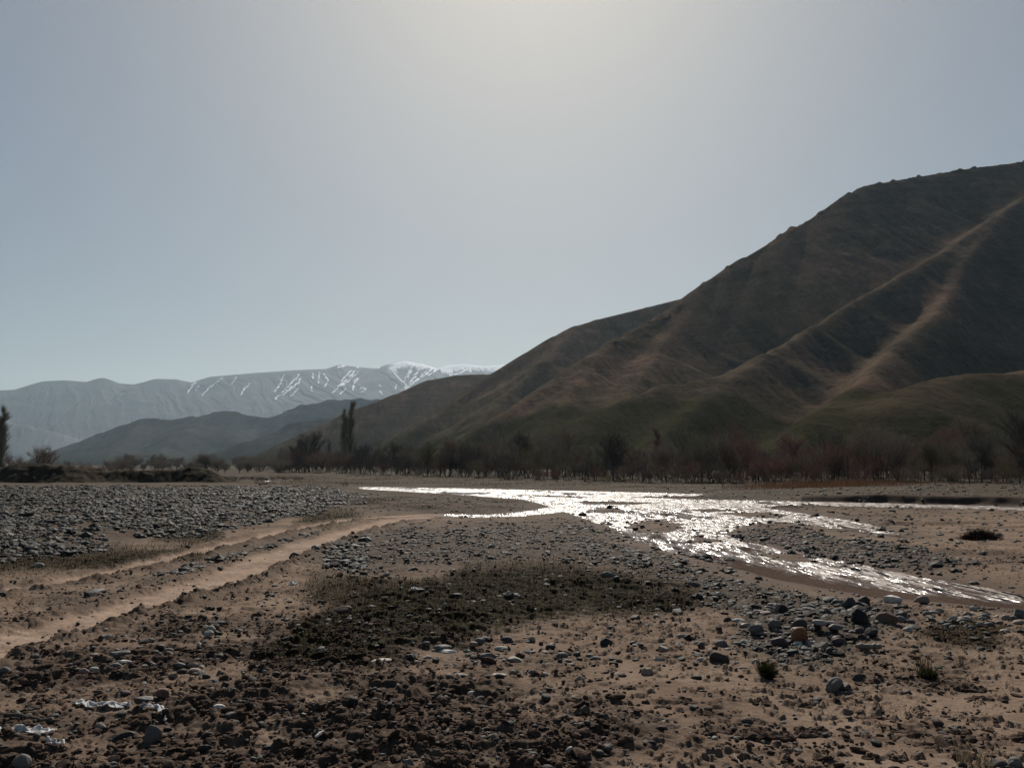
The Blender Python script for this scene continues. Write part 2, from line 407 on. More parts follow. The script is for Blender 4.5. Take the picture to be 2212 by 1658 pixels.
    def crumbs(x, y):
        wx = .09 * fbm(x / .33, y / .33, 2, 191); wy = .11 * fbm(x / .37, y / .37, 2, 193); x = x + wx + .35 * wy; y = y + wy
        a = pn(x / .15, y / .15, 91); b = pn(x / .065, y / .065, 93); k = pn(x / 1.1, y / 1.1, 95)
        c = pn(x / .03, y / .03, 97); e = a + .42 * b + .22 * c
        return ss(.30 - .26 * k, .56 - .20 * k, e) * .019 * (.8 + .5 * c + .4 * b) + ss(.22, .5, b + .35 * c) * .009 * ss(-.35, .3, k) + .003 * b
    cr = on(md, crumbs)
    rough = np.clip(mud * 1.25 + moss * 1.0 + .15 * green, 0, 1.3)
    z = z + detail * (rough * mic + np.clip(1 - rough, 0, 1) * (1 - .72 * track) * cr * 1.1)
    # water courses
    dR = on(fine, lambda x, y: np.minimum(sdpoly(x + .10 * pn(x * 1.5, y * 1.5, 6), y + .25 * pn(x * .8, y * .8, 7), RIVW), 40), 40)
    for I in ISLW: dR = np.maximum(dR, on(fine & (dR < 3), lambda x, y: -sdpoly(x + .35 * pn(x, y, 16), y + .5 * pn(x * .9, y * .9, 18), I), -99) - .0)
    pm = (Y > 60) & (Y < 120) & near
    dR = np.minimum(dR, on(pm, lambda x, y: sdpoly(x, y, PONDW), 40))
    farside = ss(0, 1, (px - 1560) / 340) * (Y > 24 + .0 * X)
    bankw = np.where(farside > .5, .35, 1.6 + 4.5 * ss(15, 22, Y))
    zb = WL + np.clip(dR, -2, 0) * .12
    k = ss(0, 1, dR / bankw)
    z = np.where(dR < 0, zb - .01, np.maximum(WL + .008 + (z - WL) * k, WL + .008 * np.minimum(dR * 20, 1)))
    # raised far bank with a cut edge on the right
    up = ss(0.05, .6, dR + .18 * fbm(X / 1.3, Y / 1.3, 3, 201) * ss(.0, .3, dR)) * ss(1.0, 0.0, np.abs(dR) / 400) * farside * (py < 1091 + (px - 1700) * .012) * .27
    z = z + up + .10 * ss(70, 95, Y) * near
    wet = ss(1.2, .1, dR) * .9
    z = np.where((dR > .4) & (Y < 140), np.maximum(z, WL + .03), z)
    grav = np.where(dR < .05, .2, grav)
    mud = np.maximum(mud, farside * ss(1.3, .7, dR) * (dR > 0) * (py < 1095) * .95)  # shade of the cut bank face, painted in with the mud colour
    far = ss(22, 40, Y) * (1 - grav) * ss(-50, 0, 1100 - py)
    return z, dict(track=track, mud=np.clip(mud, 0, 1), moss=np.clip(np.maximum(moss, green * .85), 0, 1), green=green, mossd=moss, grav=np.clip(grav, 0, 1), wet=wet, far=np.clip(far, 0, 1), dR=dR, px=px, py=py)

# ground sheet: rows in depth, columns in X / depth
rows = [3.6]
while rows[-1] < 9400:
    y = rows[-1]; rows.append(y + y * (min(.0017 + .00011 * y, .06) if not 24 < y < 46 else .0024))
rows = np.array([-3000, -1200, -400, -120, -40, -12, -3, 0, 1.2, 2.2, 3.0] + rows)
fu = np.arange(-.74, .7401, .00098)
ue = np.array([.77, .80, .86, 1.0, 1.3, 2, 4, 9])
uu = np.concatenate([-ue[::-1], fu, ue])
scl = np.where(rows > 3, rows, 6 - rows)
GXX = np.clip(uu[None, :] * scl[:, None], -8800, 8800)
GYY = np.repeat(rows[:, None], len(uu), 1)
gz, gm = terrain(GXX.ravel(), GYY.ravel())
GV = np.stack([GXX.ravel(), GYY.ravel(), gz], 1)
me = make_mesh('ground', GV, grid_faces(len(rows), len(uu)), M['ground'], True,
               dict(zones=np.stack([gm['track'], gm['mud'], gm['moss']], 1), zones_more=np.stack([gm['grav'], gm['wet'], gm['far']], 1)))
tag(obj('ground', me), 'brown stony riverbed ground with mud, sand and wheel ruts', 'ground', kind='structure')

# water sheet under the banks
yr = [7.5]
while yr[-1] < 100: yr.append(yr[-1] * 1.006)
yr = np.array(yr); uw = np.linspace(-.36, .75, 420)
WX = uw[None, :] * yr[:, None]; WY = np.repeat(yr[:, None], len(uw), 1)
dc, tc, _ = seg_dist(WX.ravel(), WY.ravel(), CALM)
rip = .05 + .95 * ss(.45, 1.0, dc + .6 * .5 * pn(WX.ravel() * .7, WY.ravel() * .5, 4) * ss(0, 2, dc))
rip *= (1 + .8 * ss(4, 10, WX.ravel())) * np.clip(.80 + 1.4 * fbm(WX.ravel() * .33, WY.ravel() * .16, 3, 2), .2, 1.15)
me = make_mesh('river_water', np.stack([WX.ravel(), WY.ravel(), np.full(WX.size, WL)], 1), grid_faces(len(yr), len(uw)), M['water'], True, dict(ripple=np.clip(rip, .03, 1.7)))
tag(obj('river_water', me), 'shallow brown river glittering in the sun', 'river', kind='structure')

# ------------------------------------------------------------------ hills from crest lines
def ridge_field(X, Y, ridges, k):
    acc = None
    for P, slope, rnd in ridges:
        h = None
        for A, B in zip(P[:-1], P[1:]):
            ex, ey = B[0] - A[0], B[1] - A[1]
            t = np.clip(((X - A[0]) * ex + (Y - A[1]) * ey) / (ex * ex + ey * ey + 1e-9), 0, 1)
            d2 = (X - A[0] - t * ex) ** 2 + (Y - A[1] - t * ey) ** 2
            q = A[2] + (B[2] - A[2]) * t - slope * (np.sqrt(d2 + rnd * rnd) - rnd)
            h = q if h is None else np.maximum(h, q)
        if acc is None: acc = h
        else: m = np.maximum(acc, h); acc = m + k * np.log1p(np.exp(-np.abs(acc - h) / k))
    return acc
def crest(L): return [at(x, y, Y) for x, y, Y in L]
NEAR_HILLS = [
    (crest([(2700,290,680),(2400,325,640),(2211,351,620),(2195,353,618),(2100,364,612),(1950,388,604),(1870,402,598),(1838,418,592),(1800,445,586),(1720,490,574),(1610,556,560),(1545,600,548),(1500,637,540),(1440,675,520),(1380,708,500),(1248,797,450),(1142,861,410),(1001,953,360),(930,1000,330)]), .76, 5),
    (crest([(2420,330,590),(2300,370,560),(2211,425,530),(2130,480,500),(2060,530,475),(1960,585,440),(1850,645,410),(1750,705,380),(1660,765,350),(1560,835,315),(1490,890,280),(1430,945,250),(1380,1000,225)]), .82, 4),
    (crest([(2160,480,500),(2090,560,455),(2061,616,425),(2024,674,385),(1926,751,325),(1878,809,285),(1805,871,235),(1750,926,200),(1700,990,175)]), .95, 4),
    (crest([(2600,760,300),(2330,785,270),(2211,797,255),(2130,803,248),(2053,808,240),(1990,832,225),(1950,870,205)]), .50, 8),
    (crest([(1640,770,352),(1590,800,345),(1540,813,335),(1440,830,325),(1390,848,318),(1330,885,310)]), .50, 4),
    (crest([(1330,735,480),(1270,800,430),(1230,850,390),(1190,900,350),(1150,960,310)]), .60, 4),
    (crest([(1480,690,510),(1420,760,450),(1370,830,390),(1310,890,340),(1240,960,290)]), .60, 4),
    
    (crest([(1800,600,905),(1500,638,850),(1400,663,830),(1290,690,805),(1245,704,792),(1200,727,780),(1150,757,765),(1085,797,742),(1060,812,732),(980,870,690),(881,939,630),(840,985,590)]), .66, 5),
    (crest([(1245,712,780),(1180,780,700),(1100,850,640),(1040,910,580),(960,980,520)]), .64, 6),
    (crest([(1300,800,1150),(1072,808,1090),(1030,808,1080),(987,810,1070),(931,820,1050),(860,850,1010),(789,876,975),(740,902,950),(722,930,930),(705,985,900)]), .5, 6),
]
def hill_mesh(name, uv, yv, ridges, k, noise, matn, label, base=0.0, cat='hill'):
    X = uv[None, :] * yv[:, None]; Y = np.repeat(yv[:, None], len(uv), 1)
    x, y = X.ravel(), Y.ravel()
    h = ridge_field(x, y, ridges, k)
    h = noise(x, y, h)
    h = np.where(h < 0, h * .2 - .5, h) + base
    gr = np.clip(ss(38, 6, h) + .6 * ss(60, 20, h) * ss(-.1, .35, fbm(x / 60, y / 60, 3, 77)), 0, 1)
    me = make_mesh(name, np.stack([x, y, h], 1), grid_faces(len(yv), len(uv)), M[matn], True, dict(green=gr))
    return tag(obj(name, me), label, cat, kind='structure')
def near_noise(x, y, h):
    a = ss(0, 40, h)
    for c in (0, 7, 9):
        dc_, _, _ = seg_dist(x, y, np.asarray(NEAR_HILLS[c][0])[:-4]); a = a * (.12 + .88 * ss(6, 60, dc_))
    wx = x + 12 * fbm(x / 90, y / 90, 2, 5); wy = y + 12 * fbm(x / 90, y / 90, 2, 6)
    # gullies run down the camera-facing slopes
    g = fbm(wx / 34 + wy / 150, wy / 190, 3, 9, .5, True)
    h = h - a * 1.3 * ss(.25, .85, g) * ss(-.2, .3, fbm(x / 150, y / 150, 2, 19) + .1) + a * .7 * fbm(x / 60, y / 60, 3, 11)
    dm, _, _ = seg_dist(x, y, np.asarray(NEAR_HILLS[0][0]))
    h = h + ss(22, 0, dm) * 4.0 * np.clip(fbm(x / 7, y / 7, 2, 13) - .22, 0, 1) * ss(30, 80, h)      # outcrops along the crest
    return h + a * .35 * fbm(x / 9, y / 9, 3, 15) - a * .45 * ss(.3, .9, fbm(wx / 11 + wy / 60, wy / 80, 2, 17, .5, True))
uv = np.linspace(-.30, 1.15, 1100); yv = np.concatenate([np.geomspace(150, 700, 560), np.geomspace(703, 1500, 170)])
hill_mesh('hills', uv, yv, NEAR_HILLS, 3.5, near_noise, 'hill', 'dark grassy hills with eroded spurs beyond the river')

MID_HILLS = [
    (crest([(60,1010,2500),(162,973,2550),(225,936,2600),(270,916,2630),(312,905,2650),(362,901,2670),(413,900,2690),(470,891,2720),(553,899,2750),(615,891,2780),(665,870,2800),(728,859,2830),(828,860,2860),(1000,850,2900),(1300,850,2950)]), .45, 15),
    (crest([(440,896,2680),(400,930,2400),(350,965,2150),(330,1000,1950)]), .5, 12), (crest([(500,892,2720),(500,930,2450),(540,975,2150),(540,1001,1950)]), .5, 12),
    (crest([(312,905,2650),(270,950,2350),(225,990,2100)]), .5, 12),
    (crest([(410,1002,1650),(463,982,1680),(500,966,1700),(553,948,1720),(600,927,1740),(628,916,1750),(686,904,1770),(740,905,1790),(900,890,1800)]), .45, 10),
    (crest([(628,916,1750),(600,960,1550),(590,1000,1400)]), .5, 8),
]
def mid_noise(x, y, h):
    a = ss(0, 60, h)
    return h + a * (14 * fbm(x / 200, y / 200, 4, 21) - 7 * ss(.1, .8, fbm(x / 110, y / 420, 3, 25, .5, True)))
hill_mesh('far_hills', np.linspace(-.75, .35, 520), np.geomspace(1200, 3400, 240), MID_HILLS, 10.0, mid_noise, 'greyhill', 'hazy lower hills at the end of the valley')

MTN = crest([(-500,860,6400),(-200,850,6500),(0,843,6600),(40,841,6600),(70,832,6600),(100,823,6620),(140,821,6650),(190,825,6680),(222,816,6700),(260,828,6720),(290,830,6740),(340,818,6760),(380,819,6780),(415,826,6800),(460,813,6850),(553,805,6900),(640,799,7000),(720,796,7050),
             (735,788,7060),(760,791,7080),(800,795,7100),(832,796,7120),(850,784,7140),(875,780,7160),(905,785,7180),(950,797,7200),(970,789,7220),(1000,787,7240),(1050,791,7260),(1085,788,7300),(1150,782,7300),(1400,800,7400)])
um = np.concatenate([np.linspace(-.85, -.61, 60), np.linspace(-.609, .02, 1500), np.linspace(.03, .3, 40)]); ym = np.concatenate([np.geomspace(4600, 5700, 90), np.geomspace(5710, 7350, 380), np.geomspace(7380, 8200, 20)])
x, y = (um[None, :] * ym[:, None]).ravel(), np.repeat(ym, len(um))
MR = [(MTN, .42, 30), (crest([(-300,900,5600),(0,905,5500),(90,925,5400),(150,960,5250),(260,985,5100)]), .4, 40)]
h = ridge_field(x, y, MR, 14.0)
a = ss(0, 200, h)
wx = x + 90 * fbm(x / 500, y / 500, 3, 31)
gul = fbm((wx + .55 * y) / 150, y / 1500, 3, 33, .55, True)
dcr, tcr, _ = seg_dist(x, y, np.asarray(MTN))
h = h + a * ss(20, 250, dcr) * (14 * fbm(x / 320, y / 320, 4, 35) - 6 * ss(.0, .8, gul))
pxm, pym = project(x, y, h)
RA = [[(1680,290),(1620,370)],[(1720,310),(1690,345)],[(1920,240),(1800,330),(1750,390)],[(2040,235),(2000,290)],[(2110,330),(2080,390)],[(2160,290),(2090,360)],[(1650,300),(1690,280)]]
RB = [[(240,215),(205,300),(160,360)],[(370,215),(290,300),(170,420)],[(390,240),(350,290),(260,360)],[(375,275),(300,340),(230,385)],[(370,330),(300,400)],[(485,195),(495,250)],[(550,195),(545,240),(540,280)],[(585,205),(625,260),(595,315)],[(480,320),(480,350)],
 [(830,170),(760,240),(740,270)],[(850,180),(800,240),(700,330),(660,370)],[(880,190),(820,245),(770,290),(710,310)],[(770,335),(725,380)],[(895,235),(850,290),(835,345)],[(870,240),(850,270)],[(900,325),(945,335),(915,360)],[(1070,350),(1090,385)],[(1065,305),(1085,315)],[(1210,300),(1205,330)],
 [(1190,190),(1240,250),(1300,300)],[(1340,155),(1300,220),(1280,270)],[(1345,170),(1310,230)],[(1405,170),(1370,230),(1320,300),(1260,345)],[(1470,180),(1400,250),(1340,300),(1290,345)],[(1535,150),(1450,225),(1360,280)],[(1585,150),(1540,185),(1490,215)],[(1390,190),(1350,250)],
 [(710,150),(810,122),(885,150)],[(1150,160),(1200,145),(1260,110),(1320,98),(1400,115),(1500,135),(1560,152)],[(1170,160),(1240,150)],[(1600,180),(1680,130),(1760,128),(1850,125)],[(1850,150),(1780,195),(1680,215)],[(1700,140),(1690,180)],[(1860,130),(1850,190)],[(1990,125),(2130,150),(2080,190)],[(2000,150),(2050,190)],[(2200,120),(2300,140)],[(1010,155),(1060,150)]]
SN = [[(a_ * .25, 755.7 + b_ * .25) for a_, b_ in L] for L in RA] + [[(552.8 + a_ * .25, 755.7 + b_ * .25) for a_, b_ in L] for L in RB]
snow = np.zeros(x.shape); wp = 2.6 * fbm(pxm / 7, pym / 7, 3, 61); brk = ss(-.38, .05, fbm(pxm / 4.5 + .4 * pym, pym / 5, 2, 67))
vis = (pym < 870) & (pxm > 380) & (pxm < 1200)
for q, L in enumerate(SN):
    A = np.array(L); m = vis & (pxm > A[:, 0].min() - 8) & (pxm < A[:, 0].max() + 8) & (pym > A[:, 1].min() - 8) & (pym < A[:, 1].max() + 8)
    if not m.any(): continue
    d, t, _ = seg_dist(pxm[m] + wp[m], pym[m] + .6 * wp[m], A)
    w = (1.1 if q < 7 else 1.7) * (.75 + .9 * pn(pxm[m] / 6, pym[m] / 6, q))
    snow[m] = np.maximum(snow[m], ss(w + 1.1, np.maximum(w - 1.0, 0), d) * brk[m])
cap = ss(.90, .96, h / np.maximum(1, np.asarray(MTN)[np.clip(tcr.astype(int), 0, len(MTN) - 1), 2]) + .04 * fbm(pxm / 7, pym / 5, 3, 63)) * ss(830, 860, pxm) * .85
snow = np.clip(np.maximum(snow, cap) * .85, 0, 1)
me = make_mesh('snow_mountains', np.stack([x, y, np.where(h < 0, h * .2 - 2, h)], 1), grid_faces(len(ym), len(um)), M['mountain'], True, dict(snow=snow))
tag(obj('snow_mountains', me), 'distant hazy mountain range streaked with snow', 'mountains', kind='structure')

# dark earth bank across the valley floor on the left
BK = [(-700,1008,84),(-300,1004,80),(-100,1006,77),(0,1009,75),(120,1004,75),(200,1002,75),(320,1009,75),(400,1014,76),(440,1019,76),(452,1020,76),(462,1015,76),(560,1016,77),(700,1014,78),(780,1011,78),(830,1013,78),(860,1022,78),(900,1028,79),(960,1040,79)]
BK = [(x * .54 if x > 0 else x, y, Y) for x, y, Y in BK]
xb = np.linspace(-75, -22, 700); yb = np.linspace(66, 92, 160)
x, y = np.tile(xb, len(yb)), np.repeat(yb, len(xb))
h = ridge_field(x, y + .8 * pn(x / 4, y / 4, 3), [(crest(BK), .62, .5)], .08)
h = h + ss(-.2, .6, h) * (.30 * fbm(x / 2.2, y / 2.2, 4, 43) + .16 * fbm(x / .6, y / .6, 3, 44))
me = make_mesh('earth_bank', np.stack([x, y, np.maximum(h, -.4)], 1), grid_faces(len(yb), len(xb)), M['berm'], True)
tag(obj('earth_bank', me), 'long dark bank of dumped earth at the edge of the gravel', 'earth bank', kind='structure')

# ------------------------------------------------------------------ haze
def box_mesh(name, lo, hi, m):
    V = [(a, b, c) for c in (lo[2], hi[2]) for b in (lo[1], hi[1]) for a in (lo[0], hi[0])]
    F = [(0, 2, 3, 1), (4, 5, 7, 6), (0, 1, 5, 4), (2, 6, 7, 3), (0, 4, 6, 2), (1, 3, 7, 5)]
    return make_mesh(name, V, F, m)
hz = bpy.data.materials.new('valley_haze'); hz.use_nodes = True; hn = hz.node_tree
for n in list(hn.nodes):
    if n.type != 'OUTPUT_MATERIAL': hn.nodes.remove(n)
pv = hn.nodes.new('ShaderNodeVolumePrincipled')
pv.inputs['Color'].default_value = (.60, .81, 1.0, 1); pv.inputs['Density'].default_value = 0.41e-4; pv.inputs['Anisotropy'].default_value = .3
hn.links.new(pv.outputs[0], hn.nodes['Material Output'].inputs['Volume'])
tag(obj('haze', box_mesh('haze', (-9000, -3200, -4), (9000, 9600, 1000), hz)), kind='stuff')

# ------------------------------------------------------------------ stones
def ico(sub):
    t = (1 + 5 ** .5) / 2
    V = [(-1,t,0),(1,t,0),(-1,-t,0),(1,-t,0),(0,-1,t),(0,1,t),(0,-1,-t),(0,1,-t),(t,0,-1),(t,0,1),(-t,0,-1),(-t,0,1)]
    F = [(0,11,5),(0,5,1),(0,1,7),(0,7,10),(0,10,11),(1,5,9),(5,11,4),(11,10,2),(10,7,6),(7,1,8),(3,9,4),(3,4,2),(3,2,6),(3,6,8),(3,8,9),(4,9,5),(2,4,11),(6,2,10),(8,6,7),(9,8,1)]
    V = [np.array(v, float) / np.linalg.norm(v) for v in V]
    for _ in range(sub):
        c = {}; G = []
        def mid(a, b):
            k = (min(a, b), max(a, b))
            if k not in c:
                v = V[a] + V[b]; V.append(v / np.linalg.norm(v)); c[k] = len(V) - 1
            return c[k]
        for a, b, d in F:
            x, y, z = mid(a, b), mid(b, d), mid(d, a)
            G += [(a, x, z), (b, y, x), (d, z, y), (x, y, z)]
        F = G
    return np.array(V), np.array(F)
ICO = [ico(k) for k in range(4)]
def lump(sub, seed, rough=.2, cuts=0):
    r = np.random.default_rng(seed); V, F = ICO[sub]; V = V.copy()
    d = np.zeros(len(V))
    for _ in range(6):
        k = r.normal(size=3) * 1.6; d += np.sin(V @ k + r.uniform(0, 6.3)) * rough / 2.4
    for _ in range(5):
        k = r.normal(size=3) * 4; d += np.sin(V @ k + r.uniform(0, 6.3)) * rough / 9
    V = V * (1 + d)[:, None]
    for _ in range(cuts):             # flat facets
        n = r.normal(size=3); n /= np.linalg.norm(n); c = r.uniform(.55, .85)
        e = np.maximum(V @ n - c, 0); V = V - .92 * e[:, None] * n
    return V, F
def scatter_mesh(name, X, Y, Z, size, flat, tint, protos, m, smooth, sink=.3, tilt=.35, elong=.5):
    N = len(X); ids = rng.integers(0, len(protos), N)
    Vs, Fs, Ts, off = [], [], [], 0
    for k, (V, F) in enumerate(protos):
        s = np.nonzero(ids == k)[0]
        if not len(s): continue
        n = len(s); a = rng.uniform(0, 6.283, n); tx = rng.normal(0, tilt, n)
        sx = size[s] * rng.uniform(1, 1 + elong, n); sy = size[s]; sz = size[s] * flat[s]
        v = V[None] * np.stack([sx, sy, sz], 1)[:, None, :]
        y = v[:, :, 1] * np.cos(tx)[:, None] - v[:, :, 2] * np.sin(tx)[:, None]; z = v[:, :, 1] * np.sin(tx)[:, None] + v[:, :, 2] * np.cos(tx)[:, None]
        x = v[:, :, 0]; ca, sa = np.cos(a)[:, None], np.sin(a)[:, None]
        P = np.stack([x * ca - y * sa + X[s][:, None], x * sa + y * ca + Y[s][:, None], z + (Z[s] + sz * (1 - 2 * sink))[:, None]], 2)
        Vs.append(P.reshape(-1, 3)); Fs.append((F[None] + (off + np.arange(n) * len(V))[:, None, None]).reshape(-1, 3)); off += n * len(V)
        Ts.append(np.repeat(tint[s], len(V), 0))
    return make_mesh(name, np.concatenate(Vs), np.concatenate(Fs), m, smooth, dict(tint=np.concatenate(Ts)))
PAL = np.array([(.140,.133,.122),(.110,.106,.10),(.170,.155,.134),(.24,.23,.215),(.15,.105,.085),(.08,.078,.078),(.42,.41,.39),(.125,.122,.105)])  # near-white entry: pale stones that also stand in for sun glints
def palette(n, p=(.18,.18,.17,.12,.14,.12,.06,.05)):
    return PAL[rng.choice(len(PAL), n, p=np.array(p) / sum(p))] * .32 * rng.uniform(.75, 1.25, (n, 1))
P0 = [lump(0, 100 + k, .22) for k in range(12)]
P1 = [lump(1, 200 + k, .2, k % 3) for k in range(14)]
P2 = [lump(2, 300 + k, .16, k % 4) for k in range(12)]
def sample_pic(n, x0, x1, y0, y1):    # points spread evenly over a stretch of ground as seen
    x = rng.uniform(x0, x1, n); y = rng.uniform(y0, y1, n)
    g = np.array(gp(x, y)); return g[0], g[1]
def sample_world(n, Y0, Y1, u0, u1, power=1.0):
    Y = (Y0 ** power + rng.uniform(0, 1, n) * (Y1 ** power - Y0 ** power)) ** (1 / power)
    return rng.uniform(u0, u1, n) * Y, Y

def gravel(name, label, X, Y, keep, size, flat, protos, smooth=False, pal=None, sink=.35):
    z, m = terrain(X, Y); k = rng.uniform(0, 1, len(X)) < keep(m, X, Y)
    X, Y, z = X[k], Y[k], z[k]; s = size(len(X), X, Y); s = np.minimum(s, np.median(s) * 2.8)
    me = scatter_mesh(name, X, Y, z, s, np.full(len(X), 1.) * rng.uniform(flat[0], flat[1], len(X)), palette(len(X)) if pal is None else pal(len(X)), protos, M['stone'], smooth, sink)
    return tag(obj(name, me), label, 'gravel', kind='stuff')
# gravel field on the left
X, Y = sample_world(85000, 10.5, 60, -.64, -.17, .8)
gravel('gravel', 'field of blue grey river gravel left of the wheel track', X, Y, lambda m, X, Y: ss(.35, .9, m['grav'] + .35 * fbm(X / 1.6, Y / 2.2, 2, 151)) * .62 * (m['dR'] > .1),
       lambda n, X, Y: np.exp(rng.normal(math.log(.028), .5, n)) * (1 + Y / 70), (.45, .8), P0)
# gravel spit by the water, stony middle ground
X, Y = sample_world(75000, 7, 50, -.42, .55, .5)
gravel('gravel', 'spit of grey pebbles along the near water edge', X, Y, lambda m, X, Y: np.clip(ss(.3, .95, m['grav'] + .5 * fbm(X / .9, Y / 1.2, 2, 153)) * .6 * ((m['px'] > 560) | (m['py'] > 1215)) + .05 * (1 - m['track']), 0, 1) * (m['dR'] > .02),
       lambda n, X, Y: np.exp(rng.normal(math.log(.017), .5, n)) * (1 + Y / 60), (.4, .8), P0)
X, Y = sample_world(26000, 4.2, 12, -.64, .64, .6)
gravel('pebbles', 'small pebbles strewn over the muddy foreground', X, Y, lambda m, X, Y: np.clip(.12 + .5 * m['grav'] + .3 * m['mud'] - .04 * m['track'] - .2 * m['moss'], 0.02, 1) * (m['dR'] > .02) * .55,
       lambda n, X, Y: np.exp(rng.normal(math.log(.011), .45, n)), (.4, .85), P1, True)
X, Y = sample_world(16000, 13, 58, .0, .66, .9)
gravel('gravel', 'scattered stones on the sand bar and far bank', X, Y, lambda m, X, Y: np.clip(.12 + .6 * m['grav'], 0, 1) * (m['dR'] > .05) * (m['px'] > 1250),
       lambda n, X, Y: np.exp(rng.normal(math.log(.026), .45, n)) * (1 + Y / 60), (.4, .8), P0)

X, Y = sample_pic(6000, 1180, 2211, 1078, 1215)
gravel('gravel', 'dark stones breaking the surface of the shallow riffles', X, Y, lambda m, X, Y: ((m['dR'] < .1) & (m['dR'] > -.55)) * ss(-.1, .35, fbm(X / 1.3, Y / 1.6, 2, 161)) * .8,
       lambda n, X, Y: np.exp(rng.normal(math.log(.028), .4, n)) * (1 + Y / 60), (.5, .9), P0, sink=.1)
# mud crumbs
X, Y = sample_world(80000, 4.1, 15, -.64, .64, .5)
z, m = terrain(X, Y)
cl = fbm(X / .7, Y / .7, 2, 111)
k = rng.uniform(0, 1, len(X)) < np.clip((.06 + .75 * m['mud'] + .3 * m['moss']) * ss(-.25, .3, cl + .15) * (1 - .9 * m['track']), 0, 1) * (m['dR'] > .3)
X, Y, z = X[k], Y[k], z[k]
s = np.minimum(.03, 9) * 0 + np.exp(rng.normal(math.log(.0085), .5, len(X)))
me = scatter_mesh('mud_clods', X, Y, z, s, rng.uniform(.4, .9, len(X)), np.ones((len(X), 3)), [lump(1, 500 + k, .38, 2) for k in range(12)], M['clod'], False, .3, .5, .9)
tag(obj('mud_clods', me), 'crumbled dark mud clods over the trampled foreground', 'mud', kind='stuff')

